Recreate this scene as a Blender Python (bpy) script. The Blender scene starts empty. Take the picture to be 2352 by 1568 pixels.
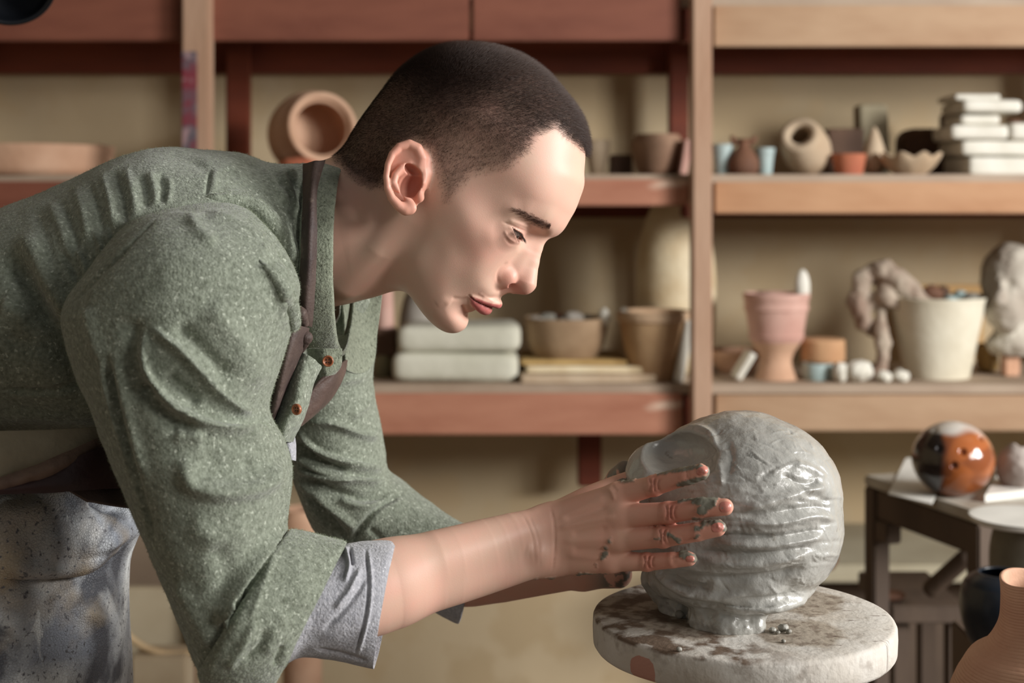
import bpy, bmesh, math, random
import numpy as np
from mathutils import Vector, Matrix
np.random.seed(7); random.seed(7)
C = bpy.context.scene.collection
SC = bpy.context.scene
# ------------------------------------------------------------------ camera
FP, HZ, CX, CAMZ = 3267.0, 470.0, 1176.0, 1.35     # focal length in px, horizon row, centre column, eye height
cd = bpy.data.cameras.new('camera'); cam = bpy.data.objects.new('camera', cd); C.objects.link(cam)
cam.location = (0, 0, CAMZ); cam.rotation_euler = (math.pi/2, 0, 0)
cd.sensor_width = 36.0; cd.lens = 36.0*FP/2352.0; cd.shift_y = -(784.0-HZ)/2352.0
cd.clip_start = 0.05; cd.clip_end = 40
cd.dof.use_dof = True; cd.dof.focus_distance = 1.11; cd.dof.aperture_fstop = 6.0
SC.camera = cam
# ------------------------------------------------------------------ world and lights
w = bpy.data.worlds.new('world'); SC.world = w; w.use_nodes = True
w.node_tree.nodes['Background'].inputs[0].default_value = (0.95, 0.93, 0.90, 1)
w.node_tree.nodes['Background'].inputs[1].default_value = 0.13
def area(name, loc, target, sx, sy, power, col):
    l = bpy.data.lights.new(name, 'AREA'); l.shape = 'RECTANGLE'; l.size = sx; l.size_y = sy; l.energy = power; l.color = col
    o = bpy.data.objects.new(name, l); C.objects.link(o); o.location = loc
    o.rotation_euler = (Vector(target)-Vector(loc)).to_track_quat('-Z', 'Y').to_euler()
    return o
area('window_light', (4.3, -2.0, 2.75), (0.2, 2.0, 1.15), 1.4, 1.2, 95, (1.0, 0.97, 0.93))
area('window_light_side', (3.1, 0.85, 2.0), (0.2, 1.8, 1.15), 0.9, 1.0, 126, (1.0, 0.98, 0.96))
SC.view_settings.view_transform = 'Standard'; SC.view_settings.look = 'None'
SC.view_settings.exposure = 0.33; SC.view_settings.gamma = 1.0; SC.view_settings.use_curve_mapping = False
# ------------------------------------------------------------------ helpers
def P(px, py, Y): return np.array([(px-CX)*Y/FP, Y, CAMZ+(HZ-py)*Y/FP])
def proj(V):      # world points -> picture coordinates of the tracing
    return CX+V[:, 0]/V[:, 1]*FP, HZ-(V[:, 2]-CAMZ)/V[:, 1]*FP
def setp(o, label=None, cat=None, group=None, kind=None):
    if label: o['label'] = label
    if cat: o['category'] = cat
    if group: o['group'] = group
    if kind: o['kind'] = kind
    return o
def mesh_obj(name, V, F, mat=None, parent=None, smooth=True, label=None, cat=None, group=None, kind=None):
    me = bpy.data.meshes.new(name)
    V = np.asarray(V, np.float32)
    if isinstance(F, np.ndarray) and F.ndim == 2:
        k = F.shape[1]; n = len(F)
        me.vertices.add(len(V)); me.vertices.foreach_set('co', V.ravel())
        me.loops.add(n*k); me.loops.foreach_set('vertex_index', F.astype(np.int32).ravel())
        me.polygons.add(n); me.polygons.foreach_set('loop_start', np.arange(0, n*k, k, dtype=np.int32))
        me.update(calc_edges=True)
    else:
        me.from_pydata([tuple(map(float, v)) for v in V], [], [tuple(int(i) for i in f) for f in F]); me.update()
    me.polygons.foreach_set('use_smooth', np.full(len(me.polygons), smooth))
    if mat: me.materials.append(mat)
    o = bpy.data.objects.new(name, me); C.objects.link(o)
    if parent: o.parent = parent
    return setp(o, label, cat, group, kind)
def empty(name, loc, label=None, cat=None, group=None):
    o = bpy.data.objects.new(name, None); C.objects.link(o); o.location = tuple(map(float, loc)); o.empty_display_size = 0.02
    return setp(o, label, cat, group)
def sub_to(parent, o):        # parent keeps world placement (parents are unrotated empties)
    o.parent = parent; o.matrix_parent_inverse = Matrix.Translation(parent.location).inverted(); return o
# ---- materials
def rgb(h):                    # sRGB 0-255 -> linear
    return tuple(((c/255.0)/12.92 if c/255.0 <= 0.04045 else ((c/255.0+0.055)/1.055)**2.4) for c in h)+(1.0,)
def M(name, c1, c2=None, scale=8.0, rough=0.7, bump=0.0, bscale=60.0, c3=None, s3=40.0, t3=0.6, sheen=0.0, coat=0.0, stretch=(1, 1, 1), sss=0.0, metal=0.0, spec=0.5, contrast=(0.35, 0.65), bdetail=4):
    m = bpy.data.materials.new(name); m.use_nodes = True; nt = m.node_tree; N = nt.nodes; L = nt.links
    b = N['Principled BSDF']; b.inputs['Roughness'].default_value = rough; b.inputs['Base Color'].default_value = rgb(c1)
    b.inputs['Sheen Weight'].default_value = sheen; b.inputs['Coat Weight'].default_value = coat; b.inputs['Metallic'].default_value = metal
    b.inputs['Specular IOR Level'].default_value = spec
    tc = N.new('ShaderNodeTexCoord'); mp = N.new('ShaderNodeMapping'); L.new(tc.outputs['Object'], mp.inputs[0]); mp.inputs['Scale'].default_value = stretch
    col = None
    def noise(s, d=4):
        n = N.new('ShaderNodeTexNoise'); n.inputs['Scale'].default_value = s; n.inputs['Detail'].default_value = d; L.new(mp.outputs[0], n.inputs['Vector']); return n.outputs['Fac']
    def mix(fac, a, bb):
        x = N.new('ShaderNodeMix'); x.data_type = 'RGBA'; L.new(fac, x.inputs[0])
        for i, v in ((6, a), (7, bb)):
            if isinstance(v, tuple): x.inputs[i].default_value = v
            else: L.new(v, x.inputs[i])
        return x.outputs[2]
    def ramp(f, a, bb):
        r = N.new('ShaderNodeMapRange'); r.inputs[1].default_value = a; r.inputs[2].default_value = bb; L.new(f, r.inputs[0]); return r.outputs[0]
    if c2: col = mix(ramp(noise(scale), *contrast), rgb(c1), rgb(c2))
    if c3: col = mix(ramp(noise(s3, 6), t3, t3+0.08), col if col is not None else rgb(c1), rgb(c3))
    if col is not None: L.new(col, b.inputs['Base Color'])
    if bump:
        bp = N.new('ShaderNodeBump'); bp.inputs['Strength'].default_value = 1.0; bp.inputs['Distance'].default_value = bump; L.new(noise(bscale, bdetail), bp.inputs['Height']); L.new(bp.outputs[0], b.inputs['Normal'])
    if sss:
        b.inputs['Subsurface Weight'].default_value = sss; b.inputs['Subsurface Radius'].default_value = (1.0, 0.45, 0.25); b.inputs['Subsurface Scale'].default_value = 0.004
    m['_'] = 0
    return m
# ---- implicit surfaces: sampled sparsely, meshed with surface nets, projected back onto the zero set
def smin(a, b, k):
    h = np.clip(0.5+0.5*(b-a)/k, 0, 1); return b+(a-b)*h-k*h*(1-h)
def smax(a, b, k): return -smin(-a, -b, k)
def sphere(p, c, r): return np.sqrt(((p-c)**2).sum(1))-r
def ellip(p, c, r):
    r = np.asarray(r, float); q = (p-c)/r; k0 = np.sqrt((q**2).sum(1)); k1 = np.sqrt(((q/r)**2).sum(1))+1e-9
    return k0*(k0-1.0)/k1
def cap(p, a, b, ra, rb):      # tapered capsule (by linear radius)
    a = np.asarray(a, float); b = np.asarray(b, float); ba = b-a; h = np.clip(((p-a)@ba)/(ba@ba+1e-12), 0, 1)
    return np.sqrt(((p-a-h[:, None]*ba)**2).sum(1))-(ra+(rb-ra)*h)
def chain(p, pts, rs, k=0.0):
    d = None
    for i in range(len(pts)-1):
        e = cap(p, pts[i], pts[i+1], rs[i], rs[i+1]); d = e if d is None else (smin(d, e, k) if k else np.minimum(d, e))
    return d
def chunked(fn, p, n=200000):
    out = np.empty(len(p))
    for i in range(0, len(p), n): out[i:i+n] = fn(p[i:i+n])
    return out
def sdf_mesh(fn, lo, hi, h, k=6, lip=1.6, newton=2):
    lo = np.asarray(lo, float); hi = np.asarray(hi, float); nb = np.ceil((hi-lo)/(h*k)).astype(int)
    cc = np.stack(np.meshgrid(*[np.arange(n) for n in nb], indexing='ij'), -1).reshape(-1, 3)
    cv = chunked(fn, lo+(cc+0.5)*h*k-h*0.5)
    act = np.abs(cv) < h*k*0.87*lip+h
    D = np.repeat(np.repeat(np.repeat(cv.reshape(nb).astype(np.float32), k, 0), k, 1), k, 2)
    loc = np.stack(np.meshgrid(*[np.arange(k)]*3, indexing='ij'), -1).reshape(-1, 3)
    idx = (cc[act][:, None, :]*k+loc[None]).reshape(-1, 3)
    D[idx[:, 0], idx[:, 1], idx[:, 2]] = chunked(fn, lo+idx*h)
    S = D < 0
    s = S[:-1, :-1, :-1]; any_ = np.zeros(s.shape, bool); 
    cnt = np.zeros(s.shape, np.uint8)
    for dx in (0, 1):
        for dy in (0, 1):
            for dz in (0, 1): cnt += S[dx:S.shape[0]-1+dx, dy:S.shape[1]-1+dy, dz:S.shape[2]-1+dz]
    cells = np.argwhere((cnt > 0) & (cnt < 8))
    vid = np.full(s.shape, -1, np.int32); vid[cells[:, 0], cells[:, 1], cells[:, 2]] = np.arange(len(cells))
    acc = np.zeros((len(cells), 3)); n = np.zeros(len(cells))
    corners = [(a, b, c) for a in (0, 1) for b in (0, 1) for c in (0, 1)]
    for ax in range(3):
        for c in corners:
            if c[ax]: continue
            a = cells+np.array(c); b = a.copy(); b[:, ax] += 1
            va = D[a[:, 0], a[:, 1], a[:, 2]].astype(float); vb = D[b[:, 0], b[:, 1], b[:, 2]].astype(float)
            m = (va < 0) != (vb < 0); t = va[m]/(va[m]-vb[m]); q = np.array(c, float)[None].repeat(m.sum(), 0); q[:, ax] += t
            acc[m] += q; n[m] += 1
    V = lo+(cells+acc/n[:, None])*h
    F = []
    for ax in range(3):
        sl0 = [slice(0, d) for d in S.shape]; sl1 = [slice(0, d) for d in S.shape]; sl0[ax] = slice(0, S.shape[ax]-1); sl1[ax] = slice(1, S.shape[ax])
        A = S[tuple(sl0)]; B = S[tuple(sl1)]; e = np.argwhere(A != B); o1, o2 = [(1, 2), (2, 0), (0, 1)][ax]
        e = e[(e[:, o1] > 0) & (e[:, o2] > 0) & (e[:, o1] < S.shape[o1]-1) & (e[:, o2] < S.shape[o2]-1)]
        inn = S[e[:, 0], e[:, 1], e[:, 2]]
        def g(d1, d2):
            q = e.copy(); q[:, o1] += d1; q[:, o2] += d2; return vid[q[:, 0], q[:, 1], q[:, 2]]
        quad = np.stack([g(-1, -1), g(0, -1), g(0, 0), g(-1, 0)], 1); quad[~inn] = quad[~inn][:, ::-1]
        F.append(quad[(quad >= 0).all(1)])
    F = np.concatenate(F)
    for _ in range(newton):
        f0 = chunked(fn, V); e = h*0.25
        g = np.stack([chunked(fn, V+np.eye(3)[i]*e)-f0 for i in range(3)], 1)/e
        st = f0/np.maximum((g**2).sum(1), 0.2); st = np.clip(st, -h, h); V = V-g*st[:, None]
    return V, F
def normals(V, F):
    a = V[F[:, 2]]-V[F[:, 0]]; b = V[F[:, 3]]-V[F[:, 1]]; n = np.cross(a, b); N = np.zeros_like(V)
    for i in range(4): np.add.at(N, F[:, i], n)
    return N/(np.linalg.norm(N, axis=1)[:, None]+1e-12)
def poly_dist(x, y, pts):      # distance to a polyline, running parameter 0..1, signed side
    pts = np.asarray(pts, float); best = np.full(len(x), 1e9); tt = np.zeros(len(x)); sg = np.zeros(len(x))
    L = np.r_[0, np.cumsum(np.hypot(*np.diff(pts, axis=0).T))]
    for i in range(len(pts)-1):
        a = pts[i]; d = pts[i+1]-a; l2 = d@d+1e-9; h = np.clip(((x-a[0])*d[0]+(y-a[1])*d[1])/l2, 0, 1)
        ex = x-a[0]-h*d[0]; ey = y-a[1]-h*d[1]; r = np.hypot(ex, ey); m = r < best
        best[m] = r[m]; tt[m] = ((L[i]+h*(L[i+1]-L[i]))/L[-1])[m]; sg[m] = np.sign(d[0]*ey-d[1]*ex)[m]
    return best, tt, sg
def catmull(pts, n):
    pts = np.asarray(pts, float); m = len(pts); t = np.linspace(0, m-1-1e-6, n); i = t.astype(int); f = (t-i)[:, None]
    g = lambda j: pts[np.clip(j, 0, m-1)]
    p0, p1, p2, p3 = g(i-1), g(i), g(i+1), g(i+2)
    return 0.5*((2*p1)+(-p0+p2)*f+(2*p0-5*p1+4*p2-p3)*f**2+(-p0+3*p1-3*p2+p3)*f**3)
def sculpt(V, N, strokes, facing=0.15, ret=False):
    """strokes: (polyline px, width px, amplitude mm[, kind]); kind 'r' round ridge/groove, 's' step (steep side = left of the travel)"""
    x, y = proj(V); toc = np.array([0, 0, CAMZ])-V; toc /= np.linalg.norm(toc, axis=1)[:, None]
    fc = np.clip(((N*toc).sum(1)-facing)/0.35, 0, 1); off = np.zeros(len(V))
    for s in strokes:
        pl, wd, amp = s[:3]; kind = s[3] if len(s) > 3 else 'r'; pl = np.asarray(pl, float)
        if len(pl) > 2: pl = catmull(pl, 6*len(pl))
        lo = pl.min(0)-3*wd; hi = pl.max(0)+3*wd
        m = np.where((x > lo[0]) & (x < hi[0]) & (y > lo[1]) & (y < hi[1]) & (fc > 0))[0]
        if not len(m): continue
        d, t, sg = poly_dist(x[m], y[m], pl)
        end = np.clip(np.minimum(t, 1-t)/0.18, 0, 1); end = end*end*(3-2*end)
        if kind == 'r': v = np.exp(-(d/wd)**2*1.2)
        else:
            q = d*sg/wd      # ramps up slowly on the + side, falls off steeply on the - side
            v = np.where(q > 0, np.exp(-q*q*0.5), np.exp(-(q*5)**2))
        if kind != 'f': off[m] += amp*0.001*v*end
    if ret: return off*fc
    return V+N*(off*fc)[:, None]
def vnoise(p, scale, seed=0, octv=3):
    """smooth value noise on points (metres*scale)"""
    out = np.zeros(len(p)); amp = 1.0; tot = 0
    r = np.random.RandomState(seed); G = r.rand(32, 32, 32)
    for o in range(octv):
        q = p*scale*(2**o)+o*7.3; i = np.floor(q).astype(int); f = q-i; f = f*f*(3-2*f); i &= 31; j = (i+1) & 31
        g = lambda a, b, c: G[a, b, c]
        v = ((g(i[:, 0], i[:, 1], i[:, 2])*(1-f[:, 0])+g(j[:, 0], i[:, 1], i[:, 2])*f[:, 0])*(1-f[:, 1])+(g(i[:, 0], j[:, 1], i[:, 2])*(1-f[:, 0])+g(j[:, 0], j[:, 1], i[:, 2])*f[:, 0])*f[:, 1])*(1-f[:, 2]) + \
            ((g(i[:, 0], i[:, 1], j[:, 2])*(1-f[:, 0])+g(j[:, 0], i[:, 1], j[:, 2])*f[:, 0])*(1-f[:, 1])+(g(i[:, 0], j[:, 1], j[:, 2])*(1-f[:, 0])+g(j[:, 0], j[:, 1], j[:, 2])*f[:, 0])*f[:, 1])*f[:, 2]
        out += amp*v; tot += amp; amp *= .5
    return out/tot

# ================================================================== setting and shelving
def box(name, lo, hi, mat, parent=None, bev=.003, **kw):
    bm = bmesh.new(); bmesh.ops.create_cube(bm, size=1.0); lo = np.array(lo, float); hi = np.array(hi, float); s = np.abs(hi-lo); c = (hi+lo)/2
    for v in bm.verts: v.co = Vector((v.co.x*s[0], v.co.y*s[1], v.co.z*s[2]))
    if bev: bmesh.ops.bevel(bm, geom=bm.edges, offset=min(bev, min(s)*.45), segments=2, affect='EDGES')
    me = bpy.data.meshes.new(name); bm.to_mesh(me); bm.free(); me.materials.append(mat); o = bpy.data.objects.new(name, me); C.objects.link(o); o.location = c
    if parent: sub_to(parent, o)
    return setp(o, **kw)
def bpx(name, x0, y0, x1, y1, Y, depth, mat, parent=None, bev=.004, **kw):     # box whose front face fills a picture rectangle at distance Y
    a = P(x0, y1, Y); b = P(x1, y0, Y); return box(name, a, (b[0], Y+depth, b[2]), mat, parent, bev, **kw)
wallm = M('old_plaster', (208, 188, 154), (190, 171, 138), scale=1.6, rough=.9, bump=.002, bscale=9, c3=(196, 174, 138), s3=5, t3=.5, contrast=(.3, .7))
box('wall_back', (-3.6, 3.93, 0), (3.6, 4.05, 3.2), wallm, bev=0, kind='structure')
box('floor', (-3.6, -3.2, -.1), (3.6, 4.05, 0), M('clay_dusted_floor', (122, 104, 88), (98, 84, 70), scale=3, rough=.85, bump=.002, bscale=20), bev=0, kind='structure')
box('ceiling', (-3.6, 1.6, 3.2), (3.6, 4.05, 3.3), M('ceiling_plaster', (150, 142, 128), rough=.9), bev=0, kind='structure')
box('wall_left', (-3.7, -3.2, 0), (-3.6, 4.05, 3.2), wallm, bev=0, kind='structure')
def wood(name, a, b, spots=None, st=(1, 1, 8), bmp=.0012):
    return M(name, a, b, scale=3.2, rough=.72, stretch=st, bump=bmp, bscale=14, c3=spots, s3=2.6 if spots else 3, t3=.66, contrast=(.25, .75))
redw = wood('reddish_wood', (136, 82, 62), (110, 60, 44), (168, 120, 98), (1.2, 1, 5)); pinkw = wood('pinkish_wood', (184, 130, 104), (160, 104, 80), (206, 176, 154), (1.2, 1, 5))
tanw = wood('tan_wood', (180, 150, 120), (158, 124, 94), (206, 182, 156), (1.2, 1, 5)); postw = wood('post_wood', (182, 150, 126), (164, 128, 102), (202, 178, 160), (5, 5, 1.2)); darkw = wood('dark_red_wood', (122, 54, 28), (96, 40, 20), None, (1.2, 1, 5)); boardw = wood('shelf_board_wood', (176, 158, 138), (150, 128, 108), (206, 198, 184), (1.2, 4, 1))
orangew = wood('orange_wood', (190, 148, 112), (168, 122, 86), (210, 184, 156), (1.2, 1, 5)); YF = 3.28; YB = 3.78
shelf = empty('shelving_rack', (0, 3.5, 0), 'tall wooden storage rack along the back wall, full of pots and plaster moulds', 'shelf')
# boards (top, middle, bottom)
for y, nm in ((-8, 0), (400, 1), (884, 2)):
    z = P(0, y, YF)[2]; n = 5; xs = np.linspace(P(-260, 0, YF)[0], P(3060, 0, YF)[0], n+1)
    for r in range(3):
        ya = YF+.012+r*.155
        for i in range(2):
            xa, xb = (P(-260, 0, YF)[0], P(1612, 0, YF)[0]) if i == 0 else (P(1614, 0, YF)[0], P(3060, 0, YF)[0])
            box('shelf_board', (xa, ya, z-.022), (xb, ya+.151, z), boardw, shelf, .002)
for (x0, y0, x1, y1, m, Y) in [(-260, -20, 413, 93, redw, YF-.015), (481, -20, 1078, 93, redw, YF-.015), (1084, -20, 1563, 93, redw, YF-.015), (1638, 12, 3000, 106, tanw, YF-.004), (-260, 416, 413, 496, redw, YF), (481, 412, 1583, 472, pinkw, YF), (1640, 418, 3000, 490, orangew, YF-.004),
                               (-260, 906, 413, 1000, redw, YF), (481, 904, 1568, 998, pinkw, YF), (1642, 908, 3000, 990, tanw, YF-.004)]:
    bpx('shelf_rail', x0, y0, x1, y1, Y, .028, m, shelf)
bpx('post', 417, -600, 481, 1010, YF-.055, .05, postw, shelf); bpx('post', 1590, -600, 1636, 1010, YF-.055, .05, postw, shelf)
bpx('post', -300, -600, -240, 1010, YF-.055, .05, postw, shelf); bpx('post', 3000, -600, 3060, 1010, YF-.055, .05, postw, shelf)
paintm = M('stained_paint', (120, 44, 56), (92, 84, 92), scale=14, rough=.7, c3=(158, 128, 130), s3=22, t3=.55, contrast=(.45, .55))
bpx('painted_strip', 418, 118, 452, 460, YF-.059, .004, paintm, shelf, .001, label='red and grey stained strip on the post')
for (x0, x1, y0, y1) in [(518, 570, -600, 1020), (1538, 1582, -600, 1020), (2430, 2480, -600, 1020), (1328, 1382, 880, 1118), (-100, -50, -600, 1020)]: bpx('rear_post', x0, y0, x1, y1, YB-.02, .05, darkw, shelf)
for y0, y1 in ((58, 168), (424, 500), (850, 905)): bpx('rear_beam', -260, y0, 3060, y1, YB+.035, .04, darkw, shelf)
bpx('rail_end', 1565, 0, 1588, 95, YF+.03, .06, darkw, shelf); bpx('rail_end', 1569, 470, 1590, 500, YF+.03, .06, darkw, shelf); bpx('rail_end', 1570, 904, 1590, 998, YF+.03, .06, darkw, shelf)
Z1, Z2 = P(0, 400, YF)[2], P(0, 884, YF)[2]
# pale concrete ledge at the foot of the wall, boards and hoop behind the apron
bench = M('pale_concrete', (178, 170, 146), (160, 150, 126), scale=4, rough=.85, bump=.001, bscale=30)
bpx('trim_1', 1760, 1298, 2700, 1338, 3.45, .46, bench, kind='structure')
bpx('trim_2', 1760, 1338, 2700, 1720, 3.62, .30, M('plinth_painted_shade', (98, 82, 68), (84, 70, 58), scale=4, rough=.9), kind='structure')  # brown colour paints in the shade below the pale ledge
brd = bpx('plaster_board', 150, 1352, 432, 1760, 3.0, .03, M('dusty_board', (190, 178, 152), (170, 156, 130), scale=5, rough=.9), bev=.004, label='pale dusty board standing low behind the apron skirt', cat='board')
bm_ = bpx('wooden_batten', 426, 1380, 446, 1760, 2.98, .03, M('brown_batten', (112, 78, 56), (96, 66, 48), scale=8, rough=.8), label='narrow brown batten at the edge of the pale board', cat='batten')
bpx('wall_panel', 60, 1190, 470, 1352, 3.7, .02, M('mauve_board', (150, 132, 112), (134, 116, 98), scale=3, rough=.9), label='brownish panel leaning at the wall above the pale board', cat='board')
def ring(name, c, R, r, mat, tilt=(0, 0, 0), n=64, k=10, **kw):
    th = np.linspace(0, 2*np.pi, n, endpoint=False); ph = np.linspace(0, 2*np.pi, k, endpoint=False); V = []
    for t in th:
        for p_ in ph: V.append(((R+r*math.cos(p_))*math.cos(t), r*math.sin(p_), (R+r*math.cos(p_))*math.sin(t)))
    i = np.arange(n)[:, None]; j = np.arange(k)[None]; F = np.stack([i*k+j, ((i+1) % n)*k+j, ((i+1) % n)*k+(j+1) % k, i*k+(j+1) % k], -1).reshape(-1, 4)
    o = mesh_obj(name, V, F, mat, **kw); o.location = c; o.rotation_euler = tilt; return o
bpx('crate', 300, 1511, 424, 1700, 2.86, .09, M('pale_crate', (168, 152, 126), (150, 132, 106), scale=6, rough=.9), label='pale crate behind the apron skirt carrying the cane hoop', cat='crate')
ring('hoop', P(415, 1337, 2.90), 165*2.9/FP, .0075, M('cane', (176, 152, 116), (156, 132, 98), scale=12, rough=.7), (0, 0, .2), label='thin cane hoop leaning on the pale board behind the apron', cat='hoop')

# ================================================================== things on the rack
def lathe_px(prof, Y, n=56, wall=.006, warp=0.0, seed=0):
    """prof: (radius px, y px) from base upwards; returns verts about the axis with z measured from the base"""
    s = Y/FP; y0 = prof[0][1]; pr = [(max(r, .01)*s, (y0-y)*s) for r, y in prof]; pr = catmull(pr, 8*len(pr)) if len(pr) > 2 else np.array(pr)
    outer = [(0.0005, pr[0][1])]+[tuple(q) for q in pr]; inner = [(max(q[0]-wall, .0004), q[1]) for q in pr[::-1] if q[1] > pr[0][1]+wall]; inner = [(pr[-1][0]-wall*.35, pr[-1][1]+wall*.25)]+inner+[(0.0005, pr[0][1]+wall)]
    P_ = outer+inner; th = np.linspace(0, 2*np.pi, n, endpoint=False); V = np.concatenate([np.stack([r*np.cos(th), r*np.sin(th), np.full(n, z)], 1) for r, z in P_]); m = len(P_)
    i = np.arange(m-1)[:, None]*n; j = np.arange(n)[None]; j2 = (j+1) % n; F = np.stack([i+j, i+j2, i+n+j2, i+n+j], -1).reshape(-1, 4)
    if warp: V = V*(1+(vn_(V*np.array([1, 1, .6]), 9, seed)-.5)[:, None]*warp*np.array([1, 1, .2]))
    return V, F
def vn_(p, s, seed=0):
    r = np.random.RandomState(seed); K = r.randn(6, 3)*s*.7; ph = r.rand(6)*6.28; return .5+.5*sum(np.sin(p@K[i]+ph[i]) for i in range(6))/6*1.6
def pot(name, cx, Y, z, prof, mat, label=None, cat=None, group=None, rot=None, **k):
    V, F = lathe_px(prof, Y, **k); o = mesh_obj(name, V, F, mat); o.location = (P(cx, 0, Y)[0], Y, z)
    if rot: o.rotation_euler = rot
    return setp(o, label, cat, group)
def rock(name, cx, cy, Y, rx, ry, rz, mat, seed=0, amp=.25, rest=None, **kw):
    bm = bmesh.new(); bmesh.ops.create_icosphere(bm, subdivisions=4, radius=1.0); s = Y/FP
    V = np.array([v.co for v in bm.verts]); V = V*(1+amp*(vn_(V, 2.2, seed)-.5)[:, None]+amp*.4*(vn_(V, 6, seed+3)-.5)[:, None])*np.array([rx, ry, rz])*s
    me = bpy.data.meshes.new(name)
    for i, v in enumerate(bm.verts): v.co = V[i]
    bm.to_mesh(me); bm.free(); me.materials.append(mat)
    for p_ in me.polygons: p_.use_smooth = True
    o = bpy.data.objects.new(name, me); C.objects.link(o); c = P(cx, cy, Y)
    if rest is not None: c[2] = rest-V[:, 2].min()
    o.location = c; return setp(o, **kw)
def slab(name, x0, y0, x1, y1, Y, depth, mat, seed=0, bev=.02, amp=.006, rest=None, rot=None, **kw):
    a = P(x0, y1, Y); b = P(x1, y0, Y); s = np.array([b[0]-a[0], depth, b[2]-a[2]]); bm = bmesh.new(); bmesh.ops.create_cube(bm, size=1.0); bmesh.ops.subdivide_edges(bm, edges=bm.edges, cuts=11, use_grid_fill=True); V = np.array([v.co for v in bm.verts]); V = np.sign(V)*.5*(1-(1-2*np.abs(V))**1.6)*s
    bv = min(bev, min(s)*.45); I_ = np.clip(V, -(s/2-bv), s/2-bv); d = V-I_; l = np.linalg.norm(d, axis=1)[:, None]; V = np.where(l > 1e-9, I_+d/np.maximum(l, 1e-9)*bv, V); n = np.stack([vn_(V, 14, seed+i)-.5 for i in range(3)], 1)
    for i, v in enumerate(bm.verts): v.co = Vector(V[i]+n[i]*amp)
    me = bpy.data.meshes.new(name); bm.to_mesh(me); bm.free(); me.materials.append(mat)
    for p_ in me.polygons: p_.use_smooth = True
    o = bpy.data.objects.new(name, me); C.objects.link(o); c = (a+b)/2; c[1] = Y+depth/2
    if rest is not None: c[2] = rest+s[2]/2
    o.location = c
    if rot: o.rotation_euler = rot
    return setp(o, **kw)
def cer(name, a, b, **k): return M(name, a, b, scale=10, rough=k.pop('rough', .8), bump=.0012, bscale=60, **k)
peach = cer('peach_bisque', (206, 168, 140), (188, 148, 120)); beige = cer('beige_clay', (196, 176, 150), (176, 152, 124)); brown = cer('brown_clay', (122, 84, 62), (98, 66, 48)); terra = cer('terracotta', (190, 118, 86), (164, 92, 66)); pinkc = cer('pink_clay', (208, 170, 156), (190, 146, 132))
cream = cer('cream_glaze', (226, 212, 180), (206, 184, 146), rough=.6); white = cer('white_plaster', (228, 225, 214), (212, 208, 194)); blue = cer('pale_blue_glaze', (176, 192, 190), (150, 170, 168), rough=.5); stone = cer('grey_stone', (150, 148, 138), (120, 116, 106)); grey = cer('grey_clay', (176, 170, 160), (140, 132, 122)); ochre = cer('ochre_clay', (190, 160, 104), (160, 128, 76)); dbrown = cer('dark_brown_wood', (100, 74, 56), (78, 56, 42))
# upper row, from the rear of the potter to the pillar
pot('dish', 75, 3.45, Z1, [(160, 408), (172, 395), (178, 365), (182, 342)], peach, 'wide shallow peach bowl on the upper shelf above the back of the potter', 'bowl', warp=.05)
rock('clay_lump', 225, 368, 3.44, 34, 30, 14, peach, 4, rest=Z1+.045, label='flat peach clay lump over the edge of the wide shallow bowl', cat='clay')
jar = empty('jug', P(745, 302, 3.40), 'beige round-mouthed jug lying on its side behind the neck of the potter', 'jug')
V, F = lathe_px([(50, 130), (86, 120), (94, 80), (90, 45), (74, 18), (70, 8), (76, 0), (78, -8)], 3.42, wall=.013); jb = mesh_obj('jug_body', V, F, peach); jb.parent = jar; jb.rotation_euler = (math.radians(82), 0, math.radians(26)); jb.location = (-.066, .125, -.010); jb.scale = (1.06, 1.06, 1.0)
rock('stone', 688, 372, 3.36, 48, 30, 20, terra, 9, rest=Z1, label='terracotta lump under the jug lying on its side', cat='clay')
pot('vase', 1372, 3.45, Z1, [(16, 405), (20, 385), (28, 350), (30, 325)], beige, 'small cream flared vase on the upper shelf by the forehead', 'vase', warp=.05)
slab('wooden_block', 1404, 356, 1452, 404, 3.46, .09, dbrown, 3, .004, .002, Z1, label='small dark block between the cream vase and the round bowl', cat='block')
bw = empty('bowl', (P(1510, 0, 3.44)[0], 3.44, Z1), 'round brown rimmed bowl on the upper shelf left of the pillar', 'bowl')
V, F = lathe_px([(38, 405), (48, 390), (57, 352), (60, 332), (53, 318), (50, 312)], 3.44, warp=.03); o = mesh_obj('bowl_body', V, F, cer('grey_brown_clay', (160, 128, 104), (132, 100, 78))); o.parent = bw
slab('tile', 1566, 322, 1584, 404, 3.36, .10, pinkc, 5, .004, .003, Z1, rot=(0, .16, 0), label='pinkish tile leaning against the pillar beside the brown bowl', cat='tile')
# upper row right of the pillar
def cup(cx, w, yt, label): pot('cup', cx, 3.42, Z1, [(w*.70, 404), (w*.78, 385), (w*.90, 362), (w, yt+8), (w*1.05, yt)], blue, label, 'cup', warp=.03)
cup(1660, 24, 334, 'pale blue cup beside the pillar, left of the brown eared vase'); cup(1757, 22, 342, 'pale blue cup between the brown eared vase and the tilted jar')
ev = empty('eared_vase', (P(1708, 0, 3.40)[0], 3.40, Z1), 'squat brown vase with two ears at its neck', 'vase')
V, F = lathe_px([(26, 404), (34, 390), (33, 368), (22, 348), (13, 338), (15, 328), (18, 322)], 3.40, warp=.06); o = mesh_obj('vase_body', V, F, brown); o.parent = ev
for sx in (-1, 1):
    V, F = lathe_px([(5, 22), (7, 12), (6, 4), (3, -2)], 3.40, n=20, wall=.002); o = mesh_obj('ear', V, F, brown); o.parent = ev; o.location = (sx*16*3.4/FP, 0, 70*3.4/FP); o.rotation_euler = (0, sx*.55, 0)
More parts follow.
